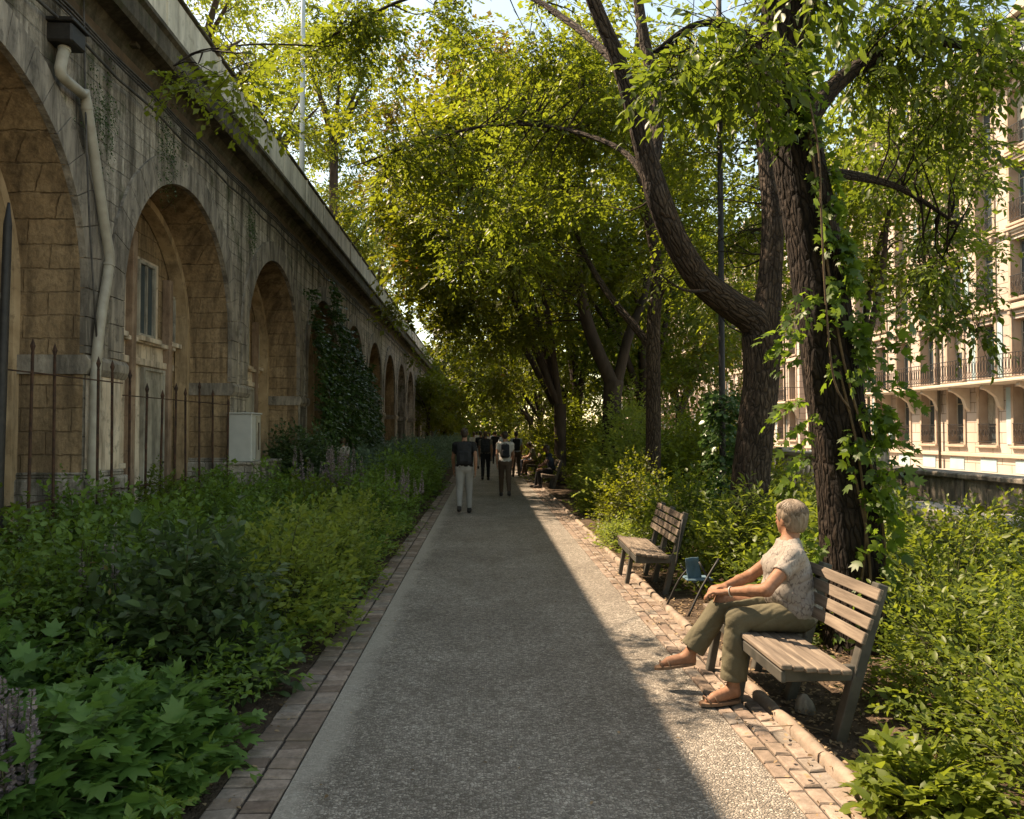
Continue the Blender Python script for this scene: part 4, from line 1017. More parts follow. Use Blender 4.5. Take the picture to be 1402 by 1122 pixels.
    if parts_detail:
        for e in (-1, 1):
            pp = J['head']+r*e*.031+f*.082+u*.003; MB().tube([pp-base-f*.006, pp-base, pp-base+f*.004, pp-base+f*.006], [.009, .010, .006, .001], 10).build('eye', M['glass'], root, smooth=True)
    return root, dict(J=J, base=base, tf=tf)

def walker(x, y, H, label, mats, hair='short', stride=.30, swing=.16, lead='L', pack=None, lean=.02, h=.012, group='people walking along the path', tw=1.0, heading=0.0):
    k = H/1.75; a = 1 if lead == 'L' else -1; sh = .168*tw
    def T(px, py, pz):
        ca, sa = math.cos(heading), math.sin(heading); return (x+(px*ca+py*sa)*k, y+(-px*sa+py*ca)*k, pz*k)
    J = dict(pelvis=T(0, 0, .95), chest=T(0, lean, 1.26), neck=T(0, lean*1.5, 1.46), head=T(0, lean*2+.015, 1.635),
             shL=T(-sh, lean, 1.39), shR=T(sh, lean, 1.39), hipL=T(-.09, 0, .90), hipR=T(.09, 0, .90))
    for e, s in (('L', -1), ('R', 1)):
        ph = a*s*-1   # +1: this leg forward
        J['el'+e] = T(s*(sh+.045), -ph*swing*.6-.03, 1.13); J['wr'+e] = T(s*(sh+.04), -ph*swing*1.1+.05, .88)
        if ph > 0: J['kn'+e] = T(s*.095, stride*.55+.03, .51); J['an'+e] = T(s*.10, stride*.8, .09); J['to'+e] = T(s*.115, stride*.8+.15, .035)
        else: J['kn'+e] = T(s*.095, -stride*.15+.04, .50); J['an'+e] = T(s*.10, -stride*.75, .14); J['to'+e] = T(s*.11, -stride*.75+.14, .032)
    root, info = person(label, J, mats, h=h, hair=hair, fr_head=(math.sin(heading), math.cos(heading), 0), trunk_w=tw, group=group)
    if pack: backpack(info, *pack)
    return root
def backpack(info, label, size, group='backpacks worn on the path'):
    side, fwd, up = info['tf']; J = info['J']; b = thing('backpack', label, 'backpack', group, loc=tuple(J['chest'])); w_, hh, dp = size; c = J['chest']-fwd*(.115+dp*.5)-up*.04
    q = SDF(c-.36, c+.36, .010); q.box(c, [w_/2, dp/2, hh/2], .045, .01, (side, fwd, up)); q.box(c-fwd*dp*.5-up*hh*.16, [w_*.36, .035, hh*.24], .03, .015, (side, fwd, up))
    q.mesh('bag', M['pack'], b, J['chest'])
    for s in (-1, 1):
        pts = [c+side*s*w_*.28+fwd*dp*.4+up*hh*.42, c+side*s*.09+fwd*.16+up*(hh*.5+.02)-0, J['chest']+side*s*.105+fwd*.10+up*.17, J['chest']+side*s*.115+fwd*.135+up*.05, J['chest']+side*s*.13+fwd*.06-up*.12, c+side*s*w_*.45-up*hh*.40]
        MB().tube([Vector(p-J['chest']) for p in pts], .017, 8, sub=4, flat=.4).build('strap', M['pack'], b, smooth=True)
    pts = [c+up*hh*.48+side*t-fwd*0+up*.035*(1-(t/.05)**2) for t in (-.05, -.02, .02, .05)]; MB().tube([Vector(p-J['chest']) for p in pts], .008, 6, sub=3).build('grab_loop', M['pack'], b, smooth=True)

def mats_(skin, shirt, trousers, hair, shoe='shoe'): return dict(skin=M[skin], shirt=M[shirt], trousers=M[trousers], hair=M[hair], shoe=M[shoe])
walker(-.43, 16.1, 1.79, 'man in black t-shirt and light grey trousers walking away on the left of the path', mats_('skin2', 'black_cloth', 'grey_cloth', 'hair_dark'), pack=('black backpack on the man in grey trousers', (.30, .46, .15)), tw=1.12, lead='R', stride=.16)
walker(.53, 20.2, 1.72, 'young man in white t-shirt and brown trousers walking away with a small pack', mats_('skin2', 'white_cloth', 'brown_cloth', 'hair_dark'), pack=('small black backpack on the white t-shirt', (.22, .36, .12)), lead='L', tw=1.05)
walker(.02, 27, 1.74, 'person in khaki top and black leggings walking between the two nearest men', mats_('skin2', 'khaki_cloth', 'black_cloth', 'hair_brown'), pack=('large dark backpack on the khaki top', (.32, .48, .18)), lead='R', tw=1.05)
walker(1.18, 29, 1.74, 'person in pale shirt walking behind the white t-shirt man', mats_('skin2', 'pale_cloth', 'brown_cloth', 'hair_dark'), pack=('dark backpack on the pale shirt', (.28, .44, .16)), lead='L')
walker(-.55, 38, 1.72, 'far walker in white top beyond the khaki backpacker', mats_('skin2', 'white_cloth', 'navy_cloth', 'hair_brown'), h=.02)
walker(.55, 41, 1.76, 'far walker in dark jacket at the middle of the path', mats_('skin2', 'black_cloth', 'navy_cloth', 'hair_dark'), h=.02)
walker(1.05, 46, 1.68, 'far walker in pale blue top near the right border', mats_('skin2', 'pale_cloth', 'black_cloth', 'hair_dark'), h=.02, lead='R')
walker(.05, 50, 1.74, 'far walker in khaki at the vanishing end of the path', mats_('skin2', 'khaki_cloth', 'brown_cloth', 'hair_dark'), h=.02)
walker(-.6, 57, 1.74, 'farthest walker in white by the left border', mats_('skin2', 'white_cloth', 'black_cloth', 'hair_dark'), h=.02, lead='R')
walker(.25, 44, 1.70, 'far walker in white shirt half hidden behind the dark jacket', mats_('skin2', 'white_cloth', 'khaki_cloth', 'hair_brown'), h=.02)
walker(-.2, 35, 1.75, 'walker in black behind the khaki backpacker', mats_('skin2', 'black_cloth', 'grey_cloth', 'hair_dark'), h=.018, lead='R')
walker(.85, 36, 1.66, 'walker in pale top just beyond the white t-shirt man', mats_('skin2', 'pale_cloth', 'khaki_cloth', 'hair_brown'), h=.018)
walker(.6, 54, 1.72, 'small distant walker in pale blue at the end', mats_('skin2', 'pale_cloth', 'navy_cloth', 'hair_dark'), h=.02)
walker(1.3, 62, 1.70, 'farthest walker in brown by the right border', mats_('skin2', 'brown_cloth', 'black_cloth', 'hair_brown'), h=.02, lead='R')
walker(-4.15, 22.6, 1.52, 'person in white standing beyond the mauve flower spikes beside the viaduct', mats_('skin2', 'white_cloth', 'khaki_cloth', 'hair_brown'), h=.014, stride=.05, heading=-.5, group='people by the viaduct')

# ---- the seated woman
J = dict(pelvis=(2.02, 4.93, .555), chest=(1.985, 4.93, .80), neck=(1.965, 4.94, 1.00), head=(1.995, 4.965, 1.13),
         shL=(1.935, 4.76, .915), shR=(2.03, 5.105, .92), elL=(1.720, 4.66, .735), wrL=(1.535, 4.845, .688), elR=(1.80, 5.20, .715), wrR=(1.585, 5.04, .684),
         hipL=(1.98, 4.84, .535), hipR=(1.98, 5.03, .545), knL=(1.580, 4.80, .525), anL=(1.555, 4.80, .105), toL=(1.38, 4.755, .035),
         knR=(1.565, 5.00, .595), anR=(1.345, 5.06, .235), toR=(1.175, 5.09, .165))
def blouse_extra(q):
    q.ell((2.0, 4.93, .60), (.165, .205, .12), .04); q.ell((1.93, 4.93, .83), (.12, .17, .12), .05); q.ell((1.94, 4.93, .68), (.14, .18, .10), .05)
wd = mats_('skin', 'blouse', 'olive', 'hair_grey', 'sandal')
wroot, winfo = person('seated elderly woman with short grey hair, patterned blouse and olive trousers on the nearest bench', J, wd, h=.0055, hair='bob', fr_head=(-.42, .90, .02), trunk_w=1.2, belly=.035, sleeve=.50, hem=-.075,
    shoes=None, parts_detail=True, trouser_flare=.030, extra_shirt=blouse_extra, handL=((-.93, .30, -.10), (0, 0, 1), (.1, 1, -.1), .42), handR=((-.9, -.42, -.06), (0, 0, 1), (.1, -1, -.1), .5))
b = Vector(winfo['base'])
fr_ = rot_frame((-.42, .90, .02)); hc = np.array(J['head']); hm = MB()      # fine strands of combed short hair
for k in range(520):
    ph = random.uniform(0, 2*math.pi); a0 = random.uniform(0, .5); back = math.cos(ph-math.pi) ; end = 1.15+.68*max(0, back)+random.uniform(-.15, .12); lift = random.uniform(1.0, 1.035); pts = []
    if abs(ph) < .55 or abs(ph-2*math.pi) < .55: end = .95
    for j in range(8):
        th = a0+(end-a0)*j/7; p_ = ph+.25*math.sin(th*2+k); q = np.array([.0925*math.sin(th)*math.sin(p_), .106*math.sin(th)*math.cos(p_), .095*math.cos(th)])*lift
        if math.cos(p_) < 0 and th > 1.3: q[1] *= 1-.28*(th-1.3)
        pts.append(Vector(hc+fr_[2]*.036-fr_[1]*.018+q[0]*fr_[0]+q[1]*fr_[1]+q[2]*fr_[2])-b)
    hm.tube(pts, [.0022]*7+[.0006], 3, cap=False)
hs = hm.build('hair_strands', M['hair_grey'], wroot, smooth=True); setp(hs, kind='stuff')
for an, to in ((J['anL'], J['toL']), (J['anR'], J['toR'])):      # flat sandals with straps
    an = Vector(an); to = Vector(to); d = (to-an); L = d.length; dz = d.normalized(); sd_ = Vector((0, 0, 1)).cross(dz).normalized(); n_ = dz.cross(sd_)
    sole_dir = Vector((d.x, d.y, (0 if an.z < .15 else -.03))).normalized(); s0 = an+Vector((0, 0, -.083 if an.z < .15 else -.060))-sole_dir*.045
    mb = MB(); N = 14; top = []
    for k in range(N+1):
        t_ = k/N; wdt = .030+.016*math.sin(math.pi*min(1, t_*1.05))+(.006 if .55 < t_ < .9 else 0)
        if k in (0, N): wdt *= .55
        cpt = s0+sole_dir*(L+.085)*t_; top.append((cpt, wdt))
    vs = []; 
    for (cpt, wdt) in top:
        for e in (-1, 1):
            for zz in (-.009, .009): vs.append(cpt+sd_*e*wdt+Vector((0, 0, zz))-b)
    fs = []
    for k in range(N):
        o = 4*k; fs += [(o, o+4, o+5, o+1), (o+2, o+3, o+7, o+6), (o+1, o+5, o+7, o+3), (o, o+2, o+6, o+4)]
    fs += [(0, 1, 3, 2), (4*N, 4*N+2, 4*N+3, 4*N+1)]; mb.add(vs, fs); so_ = mb.build('sandal', M['sandal'], wroot)
    for tt in (.80, .62):
        c0 = s0+sole_dir*(L+.085)*tt; mb = MB(); mb.tube([c0+sd_*(.042*math.cos(a))+Vector((0, 0, .004+.052*(1.15-.55*tt)*math.sin(a)))-b+sole_dir*.02*math.sin(a) for a in np.linspace(0, math.pi, 11)], .0055, 6, flat=1.6, cap=True); mb.build('strap', M['sandal'], so_, smooth=True)
wv = Vector(J['wrL']); fa = (wv-Vector(J['elL'])).normalized(); mb = MB(); u1 = Vector((0, 0, 1)); u2 = fa.cross(u1).normalized(); u1 = u2.cross(fa)
mb.tube([wv-fa*.028-b+u1*.031*math.cos(a)+u2*.031*math.sin(a) for a in np.linspace(0, 2*math.pi, 19)], .004, 6); mb.build('bracelet', M['metal'], wroot, smooth=True)
# ---- seated men farther along
def seated(x, y, label, mats, h=.012, lean=.0, group='people sitting on the farther benches', hair='short', face=(-1, .1, 0)):
    J = dict(pelvis=(x, y, .55), chest=(x-.02-lean, y, .83), neck=(x-.03-lean*1.5, y, 1.04), head=(x-.06-lean*2, y, 1.20), shL=(x-.02-lean, y-.18, .99), shR=(x-.02-lean, y+.18, .99),
             elL=(x-.16-lean, y-.22, .74), wrL=(x-.36, y-.12, .68), elR=(x-.16-lean, y+.22, .74), wrR=(x-.36, y+.10, .70), hipL=(x-.03, y-.09, .53), hipR=(x-.03, y+.09, .53),
             knL=(x-.46, y-.12, .54), anL=(x-.42, y-.13, .10), toL=(x-.58, y-.14, .035), knR=(x-.45, y+.12, .54), anR=(x-.52, y+.13, .10), toR=(x-.68, y+.14, .035))
    return person(label, J, mats, h=h, hair=hair, fr_head=face, group=group)
seated(2.08, 23.4, 'man in dark vest and navy trousers sitting alone on the third bench', mats_('skin_dark', 'navy_cloth', 'black_cloth', 'hair_dark'), lean=.08)
seated(2.02, 30.2, 'man in khaki shirt leaning forward on the fourth bench', mats_('skin2', 'khaki_cloth', 'brown_cloth', 'hair_dark'), lean=.12)
seated(1.98, 31.2, 'person in white shirt on the far end of the fourth bench', mats_('skin2', 'white_cloth', 'navy_cloth', 'hair_brown'), lean=.02)
# ================================================================ BENCHES AND CHAIR
def bench(label, loc, rz=0):
    """origin on the ground at the near end of the seat front edge; length along +y, faces -x"""
    root = thing('park_bench', label, 'bench', 'slatted wooden park benches', loc=loc, rz=rz); Lb = 1.46
    mb = MB()
    for k in range(6):
        x = .0+k*.066; z = .425-.012*k*.5+(.004 if k == 0 else 0); j = random.uniform(-.01, .01); mb.box((x, -.02+j, z), (x+.058, Lb+j, z+.028), .005)
    mb.build('seat', M['benchwood'], root)
    mb = MB()
    for k in range(4):
        t0 = k*.078; a = Vector((.452+t0*.36, 0, .555+t0)); n = Vector((.36, 0, 1)).normalized(); Mx = Matrix.Translation(a) @ Matrix((Vector((n.z, 0, -n.x)), Vector((0, 1, 0)), n)).transposed().to_4x4()
        mb.box((-.014, -.01+random.uniform(-.006, .006), 0), (.010, Lb+random.uniform(-.006, .006), .064), .004, Mx)
    mb.build('backrest', M['benchwood'], root)
    for y in (.10, .78, Lb-.08):
        mb = MB(); mb.bar((.35, y, -.02), (.605, y, .86), .06, .075, .005, up=(0, 1, 0)); mb.build('back_leg', M['benchframe'], root)
        if y > .5: MB().bar((.02, y, -.01), (.10, y, .40), .05, .06, .005, up=(0, 1, 0)).build('front_leg', M['benchframe'], root)
        MB().box((.02, y-.023, .335), (.45, y+.023, .418), .005).build('seat_bearer', M['benchframe'], root)
        bt = MB(); [bt.tube([(.455+.0*q, y-.04, zz), (.455, y-.028, zz)], .010, 8) for q, zz in ((0, .37), (0, .40))]; bt.build('bolt', M['cable'], root)
    MB().box((.004, .0, .355), (.030, Lb-.02, .418), .004).build('apron', M['benchframe'], root)
    return root
B1 = bench('nearest brown slatted bench with the grey haired woman sitting on it', (1.585, 4.10, 0))
copy_tree(B1, (1.55, 7.9, 0), R(-2), 'empty weathered slatted bench beyond the blue folding chair', scale=(.9, .92, 1))
copy_tree(B1, (1.68, 22.7, 0), 0, 'slatted bench under the lone man in navy')
copy_tree(B1, (1.62, 29.8, 0), 0, 'slatted bench shared by two people farther up the path')
copy_tree(B1, (1.66, 38.5, 0), 0, 'farthest slatted bench, empty beside the hedge')
# folding camp chair with blue cloth
fc = thing('folding_chair', 'small folding chair with thin legs and a blue cloth between the two nearest benches', 'chair', loc=(1.95, 7.3, 0)); o = Vector((1.95, 7.3, 0))
legs = [([W(942, 846, 7.0), W(962, 805, 7.05), W(986, 766, 7.12)], .011), ([W(912, 832, 7.45), W(930, 795, 7.42), W(948, 775, 7.40)], .010), ([W(965, 822, 7.55), W(950, 796, 7.5), W(933, 775, 7.45)], .010),
        ([W(995, 835, 7.2), W(975, 800, 7.2), W(958, 770, 7.25)], .010)]
for p, r in legs: MB().tube([Vector((q.x, q.y, max(q.z, -.005)))-o for q in p], r, 8, sub=3).build('leg', M['iron'], fc, smooth=True)
MB().tube([W(926, 775, 7.62)-o, W(930, 750, 7.64)-o, W(936, 712, 7.68)-o], .010, 8, sub=3).build('back_upright', M['iron'], fc, smooth=True)
mb = MB(); vs = []
for i in range(7):
    for j in range(7):
        u, v = i/6, j/6; p = Vector((1.95+.15*u-.03*v, 7.32+.08*u, .30+.19*v-.05*math.sin(math.pi*u)*(1-v))); vs.append(p-o+Vector((0, .03*math.sin(math.pi*v)+.012*math.sin(u*9+v*4), 0)))
mb.add(vs, [(i*7+j, i*7+j+1, i*7+j+8, i*7+j+7) for i in range(6) for j in range(6)])
M['bluecloth'] = fabric('blue_sling_cloth', (.06, .105, .135), (.13, .20, .25), 5, .3)
cl = mb.build('blue_cloth', M['bluecloth'], fc, smooth=True); sm = cl.modifiers.new('thickness', 'SOLIDIFY'); sm.thickness = .006
MB().box((-.02, -.0, .275), (.24, .22, .295), .01).build('seat', M['bluecloth'], fc)

# ================================================================ LITTER ON THE GROUND
def litter(label, x0, x1, y0, y1, n, leaf, name='fallen_leaves', z=.012, mat='litter'):
    P = np.stack([RNG.uniform(x0, x1, n), RNG.uniform(y0, y1, n), np.full(n, z)+RNG.uniform(0, .02, n)], 1); A = rnd(n); A[:, 2] *= .15; Nn = rnd(n)*.35+np.array([0, 0, 1]); le = leaf*RNG.uniform(.4, 1.2, n)
    o = leaf_object(name, [(P, A, Nn, le, le*.6, RNG.uniform(0, 1, n))], L_[mat], None, 'ovate'); setp(o, label, 'leaves', kind='stuff')
litter('dry brown leaf litter on the soil around the benches', 1.80, 3.1, 3.0, 12, 6500, .035)
litter('scattered fallen leaves along the right brick edging', 1.45, 1.85, 2.6, 16, 620, .032, z=.012)
litter('dry leaves lying along the left brick edging', -1.6, -1.12, 2.6, 16, 520, .035, z=.008)
litter('few small leaves scattered on the grey path', -.9, 1.4, 3, 24, 190, .026, z=.004)
mb = MB()
for _ in range(46):
    x, y = random.uniform(1.80, 2.9), random.uniform(3.2, 9.5); a = random.uniform(0, 6.3); L = random.uniform(.08, .35); z = .025
    mb.tube([(x, y, z), (x+L*.5*math.cos(a)+.02, y+L*.5*math.sin(a), z+.015), (x+L*math.cos(a+.2), y+L*math.sin(a+.2), z)], [.004, .0035, .002], 5)
setp(mb.build('fallen_twigs', M['vine_stem'], smooth=True), 'thin fallen twigs among the litter behind the kerb', 'twigs', kind='stuff')
rs = thing('stone', 'rough stone lying under the front edge of the nearest bench', 'stone', loc=(1.95, 4.66, .0)); mb = MB(); mb.tube([(0, 0, -.02), (0, 0, .02), (0, .01, .07), (.01, .01, .10)], [.05, .06, .045, .01], 10, ridge=.3, sub=2); mb.build('boulder', M['ring'], rs, smooth=True)
# ================================================================ TREES
# forked tree right of the path
b = W(1030, 790, 9); b.z = 0
Y0 = 9.0
T1 = [([(b.x-.02, Y0, -.1), (b.x, Y0, .15), W(1030, 680, Y0), W(1038, 590, Y0), W(1046, 520, Y0), W(1048, 460, Y0)], [.34, .27, .225, .21, .205, .23]),
      ([W(1048, 475, Y0), W(1040, 440, Y0), W(1000, 412, Y0-.1), W(960, 378, Y0-.2), W(928, 325, Y0-.3), W(905, 268, Y0-.4), W(893, 225, Y0-.4), W(872, 150, Y0-.5), W(848, 70, Y0-.6), W(815, -10, Y0-.7), W(770, -140, Y0-1)], [.20, .19, .165, .155, .145, .14, .13, .10, .085, .075, .05]),
      ([W(893, 230, Y0-.4), W(903, 170, Y0-.2), W(898, 100, Y0), W(884, 30, Y0+.1), W(872, -60, Y0+.2)], [.09, .085, .075, .065, .05]),
      ([W(1050, 480, Y0), W(1056, 430, Y0), W(1062, 370, Y0+.1), W(1066, 290, Y0+.2), W(1058, 200, Y0+.3), W(1052, 120, Y0+.4), W(1062, 0, Y0+.5), W(1070, -120, Y0+.6)], [.18, .165, .14, .13, .115, .10, .085, .06]),
      ([W(900, 262, Y0-.4), W(860, 205, Y0+.3), W(800, 178, Y0+1.0), W(730, 166, Y0+1.6), W(655, 170, Y0+2.2), W(570, 195, Y0+2.5), W(480, 228, Y0+2.5)], [.045, .035, .03, .025, .022, .017, .008]),
      ([W(850, 80, Y0-.6), W(780, 20, Y0+.4), W(700, -20, Y0+1.2), W(560, -10, Y0+1.8), W(430, 60, Y0+1.9)], [.05, .04, .03, .022, .01]),
      ([W(980, 395, Y0-.2), W(940, 395, Y0-.8), W(905, 372, Y0-1.2)], [.02, .014, .006])]
def cl_path(pts, n, jit, r):
    P = [Vector(p) for p in pts]; out = []
    for _ in range(n):
        k = random.random()*(len(P)-1); i = int(k); p = P[i].lerp(P[i+1], k-i); out.append(tuple(p+Vector((random.gauss(0, jit), random.gauss(0, jit), random.gauss(0, jit*.6)-.12))))
    return np.array(out), RNG.uniform(r[0], r[1], n)
def joinc(*cs): return np.concatenate([c[0] for c in cs]), np.concatenate([c[1] for c in cs])
c1 = joinc(cl_path([W(860, 150, 10.6), W(760, 175, 11.0), W(640, 190, 11.4), W(540, 225, 11.6), W(515, 240, 11.6)], 38, .36, (.3, .5)),
           cl_path([W(700, 90, 11), W(800, 60, 11.2), W(880, 90, 11.6)], 30, .6, (.35, .55)), cl_path([W(470, 50, 11.5), W(540, 20, 12), W(680, 10, 11.5)], 13, .35, (.25, .4)), cl_path([W(520, 5, 10.9), W(450, 50, 10.9), W(420, 60, 10.6)], 9, .22, (.2, .32)),
           cl_path([W(960, 60, 10.4), W(1040, 90, 10.4), W(1000, 190, 10.8)], 34, .6, (.3, .55)), cl_path([W(930, 250, 11), W(985, 330, 11.2), W(960, 380, 11.4)], 20, .45, (.3, .45)),
           cl_path([W(360, 50, 10.0), W(300, 55, 9.2), W(262, 72, 8.6)], 4, .2, (.22, .34)), cl_path([W(640, 330, 11.5), W(760, 270, 11.5)], 14, .5, (.3, .5)), cl_path([Vector((-2.1, 6.4, 5.0)), Vector((-2.5, 7.6, 5.2)), Vector((-2.7, 9.0, 5.6))], 7, .2, (.18, .3)))
T1.append(([W(430, 60, 10.9), W(340, 60, 10.0), W(262, 75, 8.6)], [.014, .012, .005]))
tree('forked tree with a long curved limb reaching left over the path', T1, c1, L_['sunny'], M['bark'], leaf=.085, lw=.6, nsp=22, fine=True, m=9, slen=.34, twig=.010, group='trees right of the path', hang=.3, sides=20)

# big dark trunk with creeper beside the nearest bench
b2 = W(1178, 889, 6.0); Y = 6.0
T2 = [([(b2.x+.02, Y, -.1), (b2.x, Y, .12), W(1175, 800, Y), W(1163, 660, Y), W(1146, 523, Y), W(1136, 430, Y), W(1126, 343, Y), W(1104, 215, Y), W(1088, 107, Y), W(1082, 0, Y), W(1072, -160, Y)], [.33, .255, .225, .215, .21, .205, .20, .19, .175, .16, .13]),
      ([W(1192, 860, 5.9), W(1198, 740, 5.88), W(1186, 620, 5.88), W(1166, 500, 5.88), W(1152, 380, 5.88), W(1136, 280, 5.88), W(1112, 160, 5.9), W(1100, 60, 5.95), W(1110, -60, 6)], [.12, .10, .09, .08, .075, .065, .06, .05, .04]),
      ([W(1096, 190, Y), W(1150, 110, Y+.4), W(1220, 60, Y+.8), W(1310, 40, Y+1.2), W(1420, 60, Y+1.5)], [.09, .075, .06, .045, .02]),
      ([W(1100, 230, Y), W(1170, 230, Y+.8), W(1250, 250, Y+1.6), W(1330, 300, Y+2.0)], [.06, .045, .03, .012]),
      ([W(1084, 90, Y), W(1020, 30, Y-.3), W(960, 20, Y-.6), W(900, 60, Y-.8)], [.05, .035, .022, .008])]
c2 = joinc(cl_path([W(930, 50, 5.3), W(1010, 60, 5.4), W(1100, 40, 5.3)], 12, .16, (.18, .28)), cl_path([W(1180, 40, 6.6), W(1300, 50, 7.2), W(1400, 80, 7.4)], 26, .36, (.28, .45)),
           cl_path([W(1250, 150, 7.8), W(1330, 200, 8.0), W(1390, 280, 8.2)], 14, .40, (.25, .4)), cl_path([W(1250, 350, 8.4), W(1300, 390, 8.5), W(1340, 415, 8.5)], 9, .20, (.2, .3)),
           cl_path([W(1100, -40, 6), W(1250, -30, 6.5), W(1400, -20, 7)], 20, .4, (.3, .5)))
tree('thick dark trunk overgrown with creeper behind the nearest bench', T2, c2, L_['deep'], M['bark_dark'], leaf=.095, nsp=17, fine=True, m=8, slen=.32, shape='ovate', lw=.45, twig=.010, group='trees right of the path', hang=.45, sides=26, ridge=.13)
# creeper climbing that trunk
vr = thing('climbing_creeper', 'bright green creeper climbing the thick dark trunk beside the bench', 'creeper', loc=tuple(b2)); bi = Vector(b2)
line = [Vector(p) for p in T2[1][0]]; mb = MB(); vn = []
for k in range(3):
    off = random.uniform(-1.2, 1.2); pts = []
    for i, p in enumerate(line): rr = T2[1][1][i]+.03; a = off+math.sin(i*.9+k)*.5-1.57; pts.append(p+Vector((math.cos(a)*rr*1.15, math.sin(a)*rr*1.15, 0))-bi)
    mb.tube(pts, [.011]*len(pts), 6, sub=4); vn.append(pts)
mb.tube([W(1118, 120, 5.7)-bi, W(1132, 200, 5.62)-bi, W(1135, 300, 5.6)-bi, W(1140, 420, 5.6)-bi, W(1150, 520, 5.6)-bi, W(1172, 560, 5.6)-bi], .008, 8, sub=4)
mb.build('stems', M['vine_stem'], vr, smooth=True)
O = []; D = []
for p in range(270):
    t = random.random()**.8; k = t*(len(line)-1); i = min(int(k), len(line)-2); c = line[i].lerp(line[i+1], k-i); rr = T2[1][1][i]+.04
    zc = c.z; dens = 1.0 if (2.0 < zc < 3.3) else (.75 if zc < 2.0 else .55)
    if random.random() > dens: continue
    a = random.gauss(-1.2, .85); d = Vector((math.cos(a), math.sin(a), -.5)); O.append(tuple(c+Vector((d.x, d.y, 0))*rr)); D.append(tuple(d+Vector((0, 0, -.6))))
O = np.array(O)-np.array(tuple(bi)); D = np.array(D)
S1 = sprays(O, D, 5, .14, .085, .75, droop=.5, upn=.35, nj=.5)
# outward shoots
O2 = []; D2 = []
for (px, py, dx) in ((1105, 560, -1), (1110, 640, -1), (1100, 470, -1), (1115, 440, -1), (1090, 430, -1), (1120, 720, -1), (1125, 580, -1), (1205, 560, 1), (1215, 480, 1), (1215, 620, 1), (1212, 400, 1), (1220, 520, 1), (1205, 690, 1), (1105, 160, -1), (1085, 150, -1), (1218, 640, 1), (1222, 560, 1), (1200, 440, 1), (1120, 400, -1), (1195, 730, 1), (1140, 740, -1)):
    for _ in range(4): c = W(px+random.uniform(-10, 10), py+random.uniform(-18, 18), 5.65); O2.append(tuple(c-bi)); D2.append((dx*random.uniform(.3, 1), random.uniform(-.6, .3), random.uniform(-1.0, .1)))
S2 = sprays(np.array(O2), np.array(D2), 6, .26, .085, .7, droop=.6, upn=.5, nj=.45)
leaf_object('leaves', [S1, S2], L_['vine'], vr, 'lobed')

# thin straight tree
b3 = W(893, 719, 14); b3.z = 0; Y = 14
T3 = [([(b3.x, Y, -.1), (b3.x, Y, .2), W(895, 640, Y), W(896, 540, Y), W(897, 440, Y), W(903, 370, Y), W(892, 300, Y), W(878, 220, Y), W(868, 140, Y+.2), W(880, 20, Y+.4)], [.20, .16, .145, .135, .125, .11, .10, .085, .07, .05]),
      ([W(897, 478, Y), W(870, 445, Y+.2), W(830, 395, Y+.6), W(795, 330, Y+1), W(775, 250, Y+1.4)], [.085, .075, .06, .045, .03]),
      ([W(898, 420, Y), W(930, 360, Y-.3), W(960, 300, Y-.5)], [.04, .03, .015])]
c3 = joinc(ell_clumps((2.6, 15, 7.6), (3.2, 2.4, 2.9), 70, rmin=.4, rmax=.65, lo=-.9), cl_path([W(795, 330, 15), W(740, 300, 15.5), W(660, 340, 15.2)], 14, .5, (.4, .6)))
tree('slender straight tree trunk rising from the bushes beyond the empty bench', T3, c3, L_['sunny'], M['bark'], leaf=.115, lw=.6, nsp=26, fine=True, m=9, slen=.42, twig=.012, group='trees right of the path', sides=14, ridge=.08)
# dark lamp post wrapped in ivy
lp = thing('lamp_post', 'thin dark lamp post wrapped in ivy at its foot behind the forked tree', 'lamp post', loc=tuple(W(992, 764, 10.4).xy.to_3d())); o = lp.location.copy()
MB().tube([(0, 0, 0), (0, 0, .35), (0, 0, 1.0), (0, 0, 8.6)], [.085, .06, .045, .035], 12).build('pole', M['iron'], lp, smooth=True)
mb = MB(); mb.tube([(0, 0, 8.6), (0, 0, 8.68), (0, 0, 8.75), (0, 0, 9.15), (0, 0, 9.3), (0, 0, 9.4)], [.05, .12, .13, .20, .10, .02], 8); mb.build('lantern', M['iron'], lp)
iv = thing('ivy', 'dark ivy wrapped round the foot of the thin lamp post', 'ivy', loc=tuple(o)); n = 420; a = RNG.uniform(0, 6.28, n); z = RNG.uniform(.4, 2.3, n); O = np.stack([np.cos(a)*.12, np.sin(a)*.12, z], 1)
leaf_object('leaves', [sprays(O, np.stack([np.cos(a), np.sin(a), -.4+0*a], 1), 5, .14, .075, .8, nj=.6)], L_['ivy'], iv, 'ovate')

